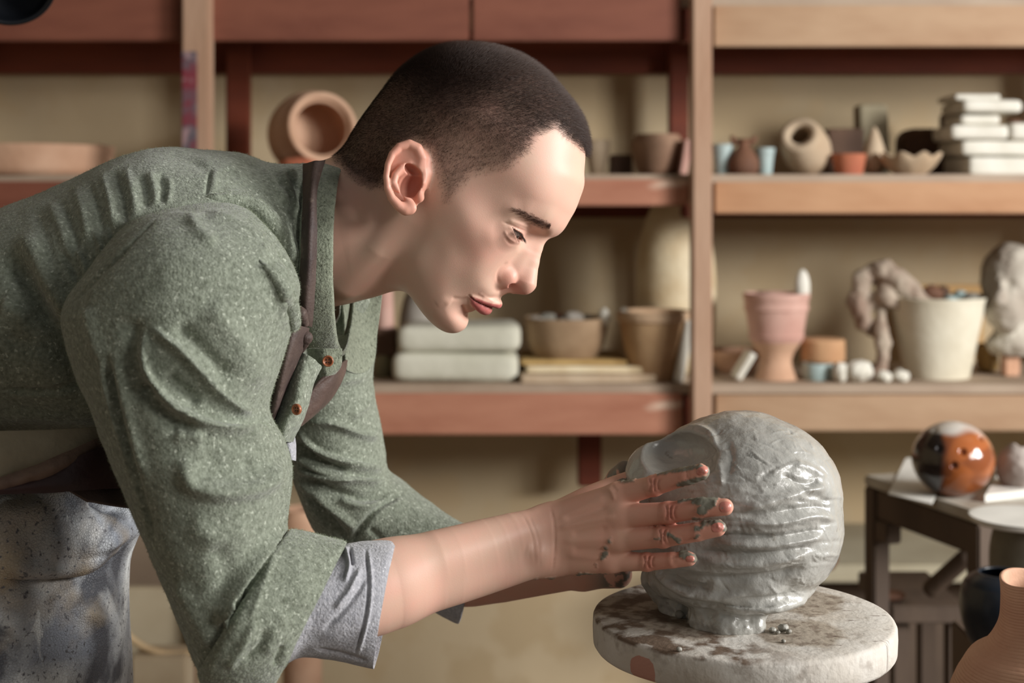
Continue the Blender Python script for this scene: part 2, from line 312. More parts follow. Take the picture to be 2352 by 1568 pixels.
tj = empty('tilted_jar', P(1842, 338, 3.42), 'beige jar lying tilted with its dark round mouth towards the room', 'jar')
V, F = lathe_px([(26, 118), (48, 104), (56, 66), (53, 28), (47, 4), (45, -4)], 3.42, wall=.024, warp=.03); o = mesh_obj('jar_body', V, F, beige); o.parent = tj; o.rotation_euler = (math.radians(62), 0, math.radians(-26)); o.location = (.040, .080, -.032)
pot('terracotta_pot', 1950, 3.42, Z1, [(30, 405), (34, 385), (38, 365), (40, 357)], terra, 'low terracotta pot beside the pale teardrop figure', 'pot')
slab('dark_box', 1903, 292, 1985, 404, 3.60, .13, dbrown, 11, .006, .004, Z1, label='tall dark box standing in shade behind the terracotta pot', cat='box')
td = empty('figure', (P(2008, 0, 3.46)[0], 3.46, Z1), 'pale teardrop shaped figure beside the terracotta pot', 'figurine')
V, F = lathe_px([(12, 402), (25, 385), (28, 362), (20, 330), (9, 300), (3, 290)], 3.44, warp=.04); o = mesh_obj('figure_body', V, F, beige); o.parent = td
slab('plaster_block', 1972, 236, 2042, 404, 3.62, .07, cer('olive_plaster', (168, 158, 132), (146, 134, 108)), 21, .012, .006, Z1, label='upright olive plaster block behind the teardrop figure', cat='block')
slab('arched_box', 2076, 290, 2180, 404, 3.62, .12, dbrown, 8, .035, .006, Z1, label='dark brown arched box behind the scalloped bowl', cat='box')
slab('cardboard_box', 2186, 252, 2222, 404, 3.64, .12, cer('umber', (92, 66, 50), (76, 54, 40)), 9, .01, .004, Z1, label='umber box between the arched box and the white mould pile', cat='box')
sb = empty('scalloped_bowl', (P(2090, 0, 3.40)[0], 3.40, Z1), 'cream bowl with a scalloped rim near the shelf edge', 'bowl')
V, F = lathe_px([(32, 404), (42, 396), (56, 382), (66, 368), (70, 358)], 3.40, n=72, wall=.005); th = np.arctan2(V[:, 1], V[:, 0]); hh = np.clip(V[:, 2]/V[:, 2].max(), 0, 1); V[:, :2] *= (1+.07*hh*np.cos(th*9))[:, None]; V[:, 2] += .006*hh*np.cos(th*9); o = mesh_obj('bowl_body', V, F, beige); o.parent = sb
# white plaster moulds in a pile
yb = 408; zz = Z1
wlab = ['lowest wide white plaster mould of the pile at the shelf end', 'second white plaster mould up in the pile at the shelf end', 'third white plaster mould up, jutting towards the dark boxes', 'fourth white plaster mould of the pile, short and thick', 'long white plaster mould near the top of the pile', 'topmost thin white plaster mould of the pile']
for i, (x0, x1, h, dp) in enumerate([(2224, 2390, 44, .20), (2208, 2380, 36, .19), (2186, 2322, 34, .17), (2206, 2300, 24, .15), (2212, 2350, 30, .18), (2196, 2300, 14, .15)]):
    sc_ = 3.38/FP; slab('plaster_mould', x0, 300-h, x1, 300, 3.38+.01*(i % 2), dp, white, 30+i, .012, .005, zz, label=wlab[i], cat='mould', group='white plaster moulds piled on the upper shelf'); zz += h*sc_+.001
slab('plaster_mould', 2322, 290, 2420, 330, 3.37, .14, white, 44, .012, .004, Z1+.082, label='white plaster mould at the picture edge on the lower moulds of the pile', cat='mould', group='white plaster moulds piled on the upper shelf')
rock('stone', 2330, 300, 3.42, 18, 16, 8, brown, 51, rest=Z1+.120, label='brown lump wedged between the moulds of the white pile', cat='clay')
# lower row, from the collar to the pillar
pot('tall_vase', 884, 3.50, Z2, [(24, 870), (26, 840), (22, 780), (20, 720), (18, 672), (14, 640)], pinkc, 'slim pink vase on the lower shelf beside the collar', 'vase')
slab('brown_box', 852, 782, 908, 842, 3.42, .09, dbrown, 61, .006, .003, Z2+.052, label='dark brown box on the greenish jar beside the collar', cat='box')
pot('jar', 878, 3.44, Z2, [(18, 886), (20, 860), (19, 836)], cer('olive_glaze', (134, 128, 100), (112, 106, 82)), 'small olive jar under the dark brown box', 'jar')
pot('urn', 975, 3.62, Z2, [(30, 880), (52, 850), (58, 790), (50, 730), (34, 692), (28, 670)], grey, 'tall grey urn behind the pair of plaster moulds', 'vase', warp=.04)
for i, (x0, y0, x1, y1) in enumerate([(900, 822, 1192, 888), (910, 752, 1196, 816)]):
    slab('plaster_mould', x0, y0, x1, y1, 3.32, .20, M('cream_plaster%d' % i, (214, 212, 196), (196, 194, 176), scale=6, rough=.85, bump=.0015, bscale=40), 70+i, .024, .006, Z2+i*.068, label=['lower half of the cream plaster mould pair on the lower shelf', 'upper half of the cream plaster mould pair, lying below the chin'][i], cat='mould', group='cream plaster mould pair below the chin')
blab = ['lowest pale board of the flat pile on the lower shelf', 'middle pale board of the flat pile', 'uppermost narrow board under the stone-filled bowl']
zz = Z2
for i, (x0, x1, h) in enumerate([(1196, 1508, 20), (1208, 1490, 16), (1196, 1440, 12)]):
    slab('plaster_bat', x0, 300-h, x1, 300, 3.31+.02*i, .24, [beige, cream, ochre][i], 80+i, .003, .002, zz, label=blab[i], cat='board', group='flat boards piled on the lower shelf'); zz += h*3.31/FP+.0005
pot('stone_bowl', 1300, 3.44, zz, [(72, 836), (86, 810), (95, 770), (97, 748)], cer('drab_clay', (164, 138, 108), (140, 114, 86)), 'drab clay bowl heaped with stones, standing on the flat boards', 'bowl', warp=.03, wall=.008)
rr = np.random.RandomState(2)
sl = ['pale', 'dark grey', 'mossy grey', 'speckled', 'greenish', 'round grey', 'flat grey']
for i, (dx, dy, r_) in enumerate([(-70, 0, 22), (-42, -8, 24), (-14, -6, 22), (16, -10, 24), (44, -4, 20), (66, 2, 16), (0, 4, 26)]):
    rock('stone', 1300+dx, 742+dy, 3.43+.02*(i % 3), r_, r_, r_*.75, [grey, stone, brown][i % 3], 90+i, .35, label='%s stone heaped in the drab clay bowl' % sl[i], cat='stone', group='stones in the drab clay bowl')
for x, lb in ((1388, 'small white egg-shaped figure on the rim of the stone bowl'), (1432, 'small white egg-shaped figure on the rim of the flower pot')):
    rock('figurine', x, 728, 3.40, 14, 13, 22, white, x, .2, label=lb, cat='figurine')
fp_ = empty('flower_pot', (P(1502, 0, 3.38)[0], 3.38, Z2), 'plain tan flower pot with a thick rim on the lower shelf', 'pot')
V, F = lathe_px([(50, 884), (56, 860), (70, 800), (80, 748)], 3.38, warp=.02); o = mesh_obj('pot_body', V, F, cer('tan_clay', (186, 154, 116), (164, 128, 92))); o.parent = fp_
V, F = lathe_px([(80, 750), (86, 746), (87, 734), (84, 726)], 3.38); V[:, 2] += 134*3.38/FP; o = mesh_obj('pot_rim', V, F, cer('pale_tan_clay', (192, 164, 134), (172, 142, 112))); o.parent = fp_
slab('white_slab', 1562, 742, 1584, 886, 3.32, .15, white, 101, .006, .003, Z2, rot=(0, .2, 0), label='white slab leaning between the flower pot and the pillar', cat='slab')
pot('floor_vase', 1552, 3.56, Z2, [(72, 880), (88, 800), (92, 700), (88, 620), (74, 550), (56, 505), (40, 488)], cream, 'tall cream egg-shaped vase behind the flower pot', 'vase')
# lower row right of the pillar
pot('shallow_bowl', 1690, 3.52, Z2, [(36, 868), (50, 850), (62, 826), (66, 816)], peach, 'shallow peach bowl near the pillar on the lower shelf', 'bowl')
slab('white_slab', 1706, 815, 1722, 885, 3.34, .08, white, 110, .004, .002, Z2, rot=(0, .55, 0), label='short white slab propped on the shallow peach bowl', cat='slab')
pot('pedestal', 1782, 3.40, Z2, [(48, 886), (44, 876), (36, 850), (40, 828), (54, 806), (58, 800)], peach, 'flared peach pedestal under the pink ribbed pot', 'stand', wall=.01)
pk_ = empty('ribbed_pot', (P(1783, 0, 3.40)[0], 3.40, Z2+86*3.4/FP), 'pink ribbed pot with an upright lug, standing on the peach pedestal', 'pot')
V, F = lathe_px([(58, 800), (64, 785), (62, 780), (70, 730), (74, 726), (72, 712), (76, 696), (75, 690)], 3.40, warp=.02); o = mesh_obj('pot_body', V, F, pinkc); o.parent = pk_
bm = bmesh.new(); bmesh.ops.create_icosphere(bm, subdivisions=3, radius=1)
for v in bm.verts: v.co = Vector((v.co.x*.018, v.co.y*.014, v.co.z*.045+.118))
me = bpy.data.meshes.new('lug'); bm.to_mesh(me); bm.free(); me.materials.append(white); [setattr(p_, 'use_smooth', True) for p_ in me.polygons]; o = bpy.data.objects.new('lug', me); C.objects.link(o); o.parent = pk_; o.location = (56*3.4/FP, -.02, .01)
pot('small_jar', 1878, 3.38, Z2, [(30, 888), (34, 872), (34, 850)], blue, 'small pale blue jar under the round tan box', 'jar')
pot('round_box', 1890, 3.42, Z2+.040, [(46, 850), (50, 846), (50, 812), (48, 800), (30, 797), (1, 796)], cer('tan_box', (204, 164, 124), (180, 136, 98)), 'round tan box on the small pale blue jar', 'box', wall=.003)
for i, (x, y_, a, b) in enumerate([(1932, 866, 18, 24), (1972, 862, 30, 26), (2030, 872, 16, 14), (2068, 876, 18, 16)]):
    rock('shell', x, y_, 3.33, a, a, b, white, 120+i, .4, rest=Z2, label=['upright white shell-like lump beside the round tan box', 'large white shell-like lump under the dried root', 'small white shell-like lump before the bucket pot', 'small white shell-like lump at the foot of the bucket pot'][i], cat='shell', group='white lumps on the shelf edge')
def q3(l, Y): return [P(a, b, Y+(c if len(t) > 2 else 0)) for t in l for a, b, c in [(t[0], t[1], t[2] if len(t) > 2 else 0)]]
def root_f(p):
    n = (vnoise(p, 40, 7)-.5)*.016; k = lambda l, r, Y=3.44: chain(p, q3(l, Y), [x*3.44/FP for x in r])
    d = k([(1975, 640), (2000, 625), (2035, 620, -.02), (2070, 650, -.03), (2110, 690, -.03), (2155, 715, -.03)], [16, 22, 24, 24, 22, 14])
    d = smin(d, k([(2030, 650), (2035, 680, -.03), (2060, 700, -.03)], [22, 20, 12]), .01); d = smin(d, k([(1985, 640), (1968, 690), (1985, 740), (2005, 765)], [20, 22, 20, 10]), .01)
    d = smin(d, k([(2030, 700), (2020, 740, -.02), (2030, 800, -.04), (2025, 845, -.05), (2000, 868, -.05)], [12, 14, 17, 15, 16]), .01); d = smin(d, k([(2000, 690), (2040, 690)], [22, 14]), .012)
    return d+n
V, F = sdf_mesh(root_f, P(1940, 890, 3.34)-np.array([0, .0, 0]), P(2180, 590, 3.56), .0035); mesh_obj('dried_root', V, F, cer('dried_root', (184, 172, 154), (140, 116, 100)), label='knotted grey dried root draped over the rim of the white bucket pot', cat='root')
pot('bucket_pot', 2152, 3.44, Z2, [(72, 878), (78, 850), (92, 780), (104, 720), (110, 696)], cer('white_bisque', (222, 216, 196), (206, 198, 176)), 'large white bucket-shaped pot on the lower shelf', 'pot', wall=.008)
for i, (x, y_, a) in enumerate([(2182, 690, 18), (2206, 682, 20), (2232, 688, 20), (2248, 684, 13), (2140, 674, 22), (2165, 668, 18)]):
    rock('stone', x, y_, 3.42+.02*(i % 2), a, a, a*.8, [blue, blue, stone, blue, brown, dbrown][i], 130+i, .35, label=['bluish stone nearest the middle of the bucket pot mouth', 'pale bluish stone heaped in the bucket pot', 'grey stone heaped in the bucket pot', 'bluish stone at the far rim of the bucket pot', 'brown stone behind the dried root in the bucket pot', 'dark stone beside the brown one in the bucket pot'][i], cat='stone', group='stones in the bucket pot')
slab('ochre_board', 2090, 610, 2260, 780, 3.84, .02, cer('ochre_board', (196, 160, 108), (180, 142, 92)), 140, .004, .002, Z2, label='ochre board leaning at the wall behind the bucket pot', cat='board')
slab('ochre_block', 2262, 800, 2296, 862, 3.52, .08, ochre, 141, .012, .006, Z2, label='small ochre block between the bucket pot and the bust', cat='block')
bust = empty('bust', (P(2325, 0, 3.45)[0], 3.45, Z2), 'grey plaster portrait head on a pale wooden post at the shelf end', 'sculpture')
def bust_f(p):
    d = ellip(p, P(2322, 640, 3.46), (.070, .085, .088)); d = smin(d, ellip(p, P(2308, 705, 3.42), (.046, .052, .062)), .03); d = smin(d, chain(p, [P(2300, 655, 3.385), P(2296, 690, 3.365)], [.010, .014]), .012)
    d = smin(d, cap(p, P(2330, 720, 3.48), P(2330, 800, 3.47), .045, .052), .03); d = smin(d, ellip(p, P(2335, 790, 3.46), (.075, .060, .030)), .02)
    d = smax(d, -sphere(p, P(2282, 652, 3.375), .013), .01); d = smax(d, -sphere(p, P(2318, 652, 3.372), .013), .01); d = smin(d, ellip(p, P(2268, 672, 3.46), (.010, .018, .030)), .008)
    d = smax(d, -cap(p, P(2288, 722, 3.355), P(2312, 722, 3.355), .004, .004), .006)
    return d+(vnoise(p, 45, 3)-.5)*.010
V, F = sdf_mesh(bust_f, P(2215, 830, 3.30)*[1, 1, 1], np.array([P(2440, 0, 3.5)[0], 3.60, P(0, 530, 3.5)[2]]), .0035); o = mesh_obj('portrait_head', V, F, cer('grey_plaster', (196, 190, 176), (164, 152, 138))); sub_to(bust, o)
o = bpx('post', 2308, 800, 2344, 864, 3.44, .035, cer('pale_post', (216, 176, 148), (196, 150, 120)), bust)
# low down behind the arms
pot('round_pot', 694, 3.20, .0, [(40, 1880), (44, 1700), (46, 1500), (52, 1320), (56, 1240), (44, 1200)], peach, 'tall peach floor pot seen between the two sleeves', 'pot')
pot('small_pot', 1896, 3.42, P(0, 1298, 3.45)[2], [(18, 1336), (26, 1322), (27, 1300), (20, 1286)], cer('red_clay', (112, 58, 42), (92, 46, 34)), 'small dark red pot on the ledge beside the clay head', 'pot')

# ================================================================== side table at the edge of the picture and what stands on it
tw_ = wood('weathered_dark_wood', (92, 76, 62), (68, 54, 44), (140, 128, 112), (3, 3, 1)); zt = .885
def prism(name, pts, z0, z1, mat, parent=None, bev=.003, **kw):
    bm = bmesh.new(); vs = [bm.verts.new((x, y, z0)) for x, y in pts]; f = bm.faces.new(vs); r = bmesh.ops.extrude_face_region(bm, geom=[f])
    for v in [g for g in r['geom'] if isinstance(g, bmesh.types.BMVert)]: v.co.z = z1
    bmesh.ops.recalc_face_normals(bm, faces=bm.faces); bmesh.ops.bevel(bm, geom=bm.edges, offset=bev, segments=2, affect='EDGES')
    me = bpy.data.meshes.new(name); bm.to_mesh(me); bm.free(); me.materials.append(mat); o = bpy.data.objects.new(name, me); C.objects.link(o)
    if parent: sub_to(parent, o)
    return setp(o, **kw)
A0 = np.array([P(1984, 0, 2.45)[0], 2.45]); B0 = np.array([P(2244, 0, 2.15)[0], 2.15]); dr = (B0-A0)/np.linalg.norm(B0-A0); nr_ = np.array([-dr[1], dr[0]]); W_ = .62
tb = empty('side_table', (A0[0]+.3, A0[1], 0), 'dark weathered side table with a pale top behind the wheel', 'table')
def quad(a0, a1, b0, b1): return [tuple(A0+dr*a+nr_*b) for a, b in ((a0, b0), (a1, b0), (a1, b1), (a0, b1))]
Lt = np.linalg.norm(B0-A0)
prism('table_top', quad(0, Lt, 0, W_), zt-.018, zt, M('limewashed_top', (196, 192, 180), (150, 138, 122), scale=9, rough=.8, bump=.001, bscale=40), tb)
prism('apron', quad(.004, Lt-.004, .006, .030), zt-.070, zt-.019, tw_, tb); prism('apron', quad(.006, .030, .03, W_-.01), zt-.070, zt-.019, tw_, tb); prism('apron', quad(.03, Lt-.004, W_-.03, W_-.01), zt-.070, zt-.019, tw_, tb)
for a, b in ((.0, .0), (.0, W_-.06), (Lt-.028, .0), (Lt-.028, W_-.06)): prism('leg', quad(a, a+.032, b, b+.032), 0, zt-.019, tw_, tb)
prism('bracket', quad(.034, .07, .0, .03), zt-.105, zt-.070, tw_, tb)
low = empty('low_stool', (P(2110, 0, 2.5)[0], 2.5, 0), 'low dark wooden stool on the floor beyond the wheel', 'stool')
zs = P(0, 1378, 2.5)[2]
box('seat', (P(2034, 0, 2.5)[0], 2.46, zs-.03), (P(2206, 0, 2.5)[0], 2.70, zs), tw_, low); [box('leg', (x, y_, 0), (x+.03, y_+.03, zs-.036), tw_, low) for x in (P(2044, 0, 2.5)[0], P(2170, 0, 2.5)[0]) for y_ in (2.48, 2.65)]
a = P(2150, 1352, 2.44); b = P(2222, 1288, 2.40)
V, F = sdf_mesh(lambda p: cap(p, P(2140, 1350, 2.46), P(2216, 1282, 2.42), .015, .015), P(2120, 1375, 2.40)-.02, P(2240, 1260, 2.50)+.02, .004, k=4); o = mesh_obj('brace', V, F, tw_); sub_to(low, o)
rock('clay_lump', 2040, 1372, 2.50, 36, 26, 12, brown, 5, rest=zs, label='brown clay lump lying on the low dark stool', cat='clay')
# glazed ball vase with holes
bc = P(2189, 1008, 2.28); bR = 92*2.28/FP; bc[2] = zt+bR*.90
ball = empty('ball_vase', (bc[0], bc[1], zt), 'glossy orange ball vase pierced with round holes, white drips on top', 'vase')
def ball_f(p):
    d = ellip(p, bc, (bR, bR, bR*.93))
    for (x, y_) in [(2147, 987), (2212, 1038), (2252, 1005), (2192, 1068), (2235, 975), (2160, 1030)]:
        r = P(x, y_, 1.0)-np.array([0, 0, CAMZ]); r /= np.linalg.norm(r); o_ = np.array([0, 0, CAMZ])-bc; bq = o_@r; t = -bq-math.sqrt(max(bq*bq-(o_@o_-bR*bR*.93), 1e-6)); hpt = np.array([0, 0, CAMZ])+r*t
        d = smax(d, -sphere(p, hpt, .0055), .002)
    return d
V, F = sdf_mesh(ball_f, bc-bR*1.15, bc+bR*1.15, .0018)
og = bpy.data.materials.new('orange_glaze'); og.use_nodes = True; nt = og.node_tree; N_ = nt.nodes; L_n = nt.links; b_ = N_['Principled BSDF']; b_.inputs['Roughness'].default_value = .14; b_.inputs['Coat Weight'].default_value = .5
vc = N_.new('ShaderNodeVertexColor'); vc.layer_name = 'Col'; L_n.new(vc.outputs['Color'], b_.inputs['Base Color'])
o = mesh_obj('vase_body', V, F, og); sub_to(ball, o); q = (V-bc)/bR; n1 = vn_(V, 60, 3); n2 = vn_(V, 160, 4)
cc = np.tile(rgb((158, 90, 48)), (len(V), 1)); k = np.clip((n2-.45)/.2, 0, 1)[:, None]; cc = cc*(1-k*.6)+np.array(rgb((104, 56, 34)))*k*.6
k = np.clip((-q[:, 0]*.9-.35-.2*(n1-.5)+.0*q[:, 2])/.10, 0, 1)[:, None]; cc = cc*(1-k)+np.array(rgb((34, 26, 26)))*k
k = np.clip((q[:, 2]*.8+.12*q[:, 0]-.52-.35*(n1-.5))/.08, 0, 1)[:, None]; cc = cc*(1-k)+np.array(rgb((204, 198, 190)))*k
at = o.data.color_attributes.new('Col', 'FLOAT_COLOR', 'POINT'); at.data.foreach_set('color', cc.astype(np.float32).ravel())
def holed(p):
    c = P(2338, 1030, 2.30); c[2] = zt+.040; d = ellip(p, c, (.034, .034, .040)); d = smax(d, -cap(p, P(2346, 1012, 2.2), P(2346, 1012, 2.4), .010, .010), .003); return d+(vnoise(p, 50, 3)-.5)*.006
V, F = sdf_mesh(holed, P(2338, 1030, 2.30)-.07, P(2338, 1030, 2.30)+.08, .002); mesh_obj('holed_stone', V, F, cer('mottled_stone', (170, 160, 152), (118, 102, 94)), label='mottled grey stone with a round hole beside the orange ball vase', cat='stone')
def paper(name, quadpx, Y, z, mat, label, cat, th=.004, rot=0.0):
    pts = [(P(x, 0, y_)[0], y_) for x, y_ in quadpx]; return prism(name, pts, z, z+th, mat, bev=.0006, label=label, cat=cat)
pw = M('white_paper', (224, 222, 214), (206, 204, 196), scale=12, rough=.85)
paper('paper_sheet', [(2040, 2.28), (2140, 2.20), (2190, 2.62), (2080, 2.60)], 0, zt+.0005, pw, 'white sheet lying under the dark side of the ball vase', 'paper', .002)
paper('folded_cloth', [(2262, 2.22), (2450, 2.30), (2440, 2.55), (2300, 2.46)], 0, zt+.0005, pw, 'thick folded white cloth on the side table under the holed stone', 'cloth', .012)
tr = empty('round_tray', (P(2352, 0, 1.95)[0], 1.95, .80), 'broad white plaster bat on a grey bucket at the picture edge', 'tray')
zr = P(0, 1200, 1.95)[2]
V, F = lathe_px([(112, 8), (118, 4), (118, -4), (112, -8), (1, -8)], 1.95, n=72, wall=.004); o = mesh_obj('bat', V, F, pw); o.location = (P(2352, 0, 1.95)[0], 1.95, zr); o = sub_to(tr, o)
bk = empty('grey_bucket', (P(2352, 0, 1.97)[0], 1.97, 0), 'grey cloth-covered bucket under the white bat', 'bucket')
V, F = lathe_px([(60, 1900), (70, 1600), (92, 1350), (88, 1260), (70, 1222)], 1.97, n=60, warp=.06, wall=.004); o = mesh_obj('bucket_body', V, F, M('grey_green_cloth', (132, 130, 116), (104, 96, 82), scale=9, rough=.9)); V0 = P(0, 1222, 1.95)[2]; o.location = (P(2372, 0, 1.97)[0], 1.97, zr-.004-(1900-1222)*1.97/FP); sub_to(bk, o)
dp = empty('dark_pot', (P(2300, 0, 1.85)[0], 1.85, 0), 'blue-black glazed pot with pale spots low beside the ribbed vase', 'pot')
V, F = lathe_px([(40, 1500), (72, 1470), (92, 1400), (84, 1340), (56, 1316)], 1.80, n=60, warp=.03); o = mesh_obj('pot_body', V, F, M('blue_black_glaze', (22, 30, 40), (34, 44, 56), scale=14, rough=.3, c3=(190, 160, 130), s3=16, t3=.70)); zp = P(0, 1500, 1.80)[2]; o.location = (P(2300, 0, 1.80)[0], 1.80, zp); sub_to(dp, o)
box('pot_stool', (P(2268, 0, 1.8)[0], 1.74, 0), (P(2400, 0, 1.8)[0], 1.95, zp-.001), tw_, label='dark block stool under the blue-black pot', cat='stool')
# ribbed coil vase in the near corner
Yv = 1.17; vz = P(0, 1720, Yv)[2]; s = Yv/FP
prof_ = catmull([(170, 1720), (205, 1660), (218, 1610), (205, 1568), (193, 1545), (172, 1512), (140, 1490), (118, 1458), (106, 1425), (103, 1380), (104, 1345), (106, 1332)], 520)
yy = prof_[:, 1]; rr_ = prof_[:, 0]+1.7*np.abs(np.sin(np.pi*yy/6.6))**.7
pts = [(r*s, (1720-y_)*s) for r, y_ in zip(rr_, yy)]; inn = [((r-9)*s, (1720-y_)*s) for r, y_ in zip(prof_[::-8, 0], yy[::-8]) if y_ < 1700]
allp = [(.0005, 0)]+pts+[((rr_[-1]-4)*s, (1720-1330)*s)]+inn+[(.0005, .01)]
n_ = 200; th = np.linspace(0, 2*np.pi, n_, endpoint=False); V = np.concatenate([np.stack([r*np.cos(th), r*np.sin(th), np.full(n_, z)], 1) for r, z in allp]); m_ = len(allp); i = np.arange(m_-1)[:, None]*n_; j = np.arange(n_)[None]; j2 = (j+1) % n_
F = np.stack([i+j, i+j2, i+n_+j2, i+n_+j], -1).reshape(-1, 4); V[:, :2] *= (1+.03*(vn_(V*np.array([1, 1, 1.2]), 22, 5)-.5))[:, None]; V[:, 2] += .0018*np.sin(3*np.arctan2(V[:, 1], V[:, 0])+1)*np.clip(V[:, 2]/.1, 0, 1)
rv = mesh_obj('coil_vase', V, F, M('coil_clay', (200, 158, 130), (184, 138, 112), scale=18, rough=.75, bump=.0004, bscale=200), label='ribbed peach coil-built vase in the near corner', cat='vase'); rv.location = (P(2408, 0, Yv)[0], Yv, vz)
vt = empty('work_table', (P(2450, 0, Yv)[0], Yv, 0), 'small work table carrying the ribbed coil vase', 'table')
box('table_top', (P(2408, 0, Yv)[0]-.108, Yv-.14, vz-.03), (P(2408, 0, Yv)[0]+.35, Yv+.14, vz-.0005), stmw if 'stmw' in globals() else tw_, vt); [box('leg', (x, y_, 0), (x+.03, y_+.03, vz-.031), tw_, vt) for x in (P(2408, 0, Yv)[0]-.10, P(2408, 0, Yv)[0]+.31) for y_ in (Yv-.13, Yv+.10)]
# black lamp at the top corner
lp = empty('black_lamp', P(18, -12, 1.62), 'black lamp shade hanging into the top corner', 'lamp'); lm = M('black_enamel', (16, 18, 22), rough=.25, spec=.6)
V, F = lathe_px([(28, 0), (60, -16), (92, -60), (98, -88), (101, -92)], 1.62, n=72, wall=.004); o = mesh_obj('lamp_shade', V, F, lm); o.parent = lp; o.rotation_euler = (math.radians(128), math.radians(-32), 0); o.location = (.0, .0, .03)
V, F = lathe_px([(10, 0), (10, -500)], 1.62, n=20, wall=.002); o = mesh_obj('lamp_arm', V, F, lm); o.parent = lp; o.location = (0, 0, .03); o.rotation_euler = (.1, -.5, 0)

# ================================================================== the person: head coordinates (mm): f forward, u up, s sideways
PSI = math.radians(12); HY = 1.1752
HO = P(1060, 440, HY); HU = np.array([.6, 0, .8]); _F0 = np.array([.8, 0, -.6]); _N = np.array([0, -1.0, 0])
HF = _F0*math.cos(PSI)+_N*math.sin(PSI); HS = _N*math.cos(PSI)-_F0*math.sin(PSI)
HB = np.stack([HF, HU, HS])            # rows
def to_head(p): return (p-HO)@HB.T*1000
def from_head(q): return HO+np.asarray(q, float)@HB*0.001
def Hp(px, py, s):                      # picture point at sideways offset s -> head coordinates
    r = P(px, py, 1.0)-np.array([0, 0, CAMZ]); o = HO-np.array([0, 0, CAMZ]); t = (s/1000+o@HS)/(r@HS); d = r*t-o
    return np.array([d@HF*1000, d@HU*1000, s])
prof = [(-97, -36), (-101, -25), (-103, -10), (-104, 11), (-103.5, 26), (-102, 47), (-96, 66), (-88, 80), (-79, 91), (-67, 100.5), (-54, 108.5), (-38, 115), (-20.5, 119), (-1, 119), (17, 115), (33, 110.5),
        (46, 104), (57, 94), (64.5, 84), (71, 74), (77.5, 65.5), (81, 55.7), (84.3, 43.8), (85.2, 33), (84, 24), (80, 14), (77, 5), (75, -8), (74.5, -22), (75.5, -36), (77.5, -43), (79, -49), (78, -55), (75, -60), (71.5, -66),
        (67.5, -72), (66.5, -77), (69.5, -82), (70.6, -88), (67.5, -94.5), (61, -99), (52, -100.5), (40, -99.3), (26, -95.5), (15, -92), (0, -84), (-20, -70), (-45, -62), (-75, -52)]
GX, GY = np.meshgrid(np.arange(-135, 136, 1.0), np.arange(-150, 151, 1.0), indexing='ij')
def poly_sdf2(x, y, poly):
    poly = np.asarray(poly, float); d, _, _ = poly_dist(x, y, np.vstack([poly, poly[:1]])); ins = np.zeros(len(x), bool); n = len(poly)
    for i in range(n):
        a = poly[i]; b = poly[(i+1) % n]
        c = ((a[1] > y) != (b[1] > y)) & (x < (b[0]-a[0])*(y-a[1])/(b[1]-a[1]+1e-12)+a[0]); ins ^= c
    return np.where(ins, d, -d)          # positive inside
def blur(A, s):
    r = int(3*s); kx = np.exp(-np.arange(-r, r+1)**2/(2.0*s*s)); kx /= kx.sum(); B = np.pad(A, r, mode='edge')
    B = sum(kx[i]*B[i:i+A.shape[0], :] for i in range(2*r+1)); return sum(kx[i]*B[:, i:i+A.shape[1]] for i in range(2*r+1))
DP = poly_sdf2(GX.ravel(), GY.ravel(), catmull(prof+prof[:1], 240)).reshape(GX.shape)
_b1, _b6 = blur(DP, 1.0), blur(DP, 6.0); _t = np.clip((DP-3)/14, 0, 1); DP = blur(_b1*(1-_t)+_b6*_t, 0.8)
def field(pts, sig=26):                # smooth scattered field (f, u, value)
    pts = np.asarray(pts, float); W = 0; A = 0
    for f, u, v in pts:
        g = np.exp(-((GX-f)**2+(GY-u)**2)/(2*sig*sig))+1e-12; W = W+g; A = A+g*v
    return A/W
WM = field([(-30, 60, 76), (-80, 40, 70), (-60, 95, 74), (0, 100, 72), (40, 80, 68), (-30, 10, 72), (-90, -20, 60), (-60, -40, 52), (30, 30, 69), (60, 60, 66), (80, 30, 66), (50, 3, 59),
            (20, -10, 69), (60, -10, 62), (0, -40, 60), (30, -45, 60), (60, -40, 54), (8, -70, 55), (35, -75, 45), (60, -70, 36), (62, -92, 25), (35, -98, 30), (80, -60, 38), (-40, -80, 48)], 20)
RF = field([(-90, 40, 85), (-60, 100, 85), (0, 118, 80), (45, 100, 66), (70, 70, 58), (85, 30, 52), (78, 0, 56), (78, -30, 66), (78, -55, 60), (68, -75, 38), (64, -95, 30), (40, -98, 28), (15, -92, 30), (-20, -70, 60), (-90, -30, 60), (30, 20, 60)], 16)
RELIEF = np.zeros_like(GX)
for f, u, sf, su, v in [(46, -22, 18, 14, 2.6), (28, -10, 20, 12, 1.2), (24, -45, 20, 18, -2.0), (20, 25, 22, 22, -1.2), (8, -66, 16, 14, 1.0), (56, -13, 9, 8, 1.6), (50, 12, 10, 10, 1.0), (60, -38, 10, 14, 1.6)]:
    RELIEF += v*np.exp(-((GX-f)/sf)**2-((GY-u)/su)**2)
def samp(A, f, u):
    x = np.clip(f+135, 0, 269.999); y = np.clip(u+150, 0, 299.999); i = x.astype(int); j = y.astype(int); a = x-i; b = y-j
    return A[i, j]*(1-a)*(1-b)+A[i+1, j]*a*(1-b)+A[i, j+1]*(1-a)*b+A[i+1, j+1]*a*b
UL = [(81.0, -55.6, 0), (80.2, -55.6, 5), (77.2, -57.2, 11), (72, -59.6, 17), (67, -61.4, 21), (64.5, -62, 23)]; ULr = [3.4, 3.5, 3.1, 2.3, 1.3, .6]
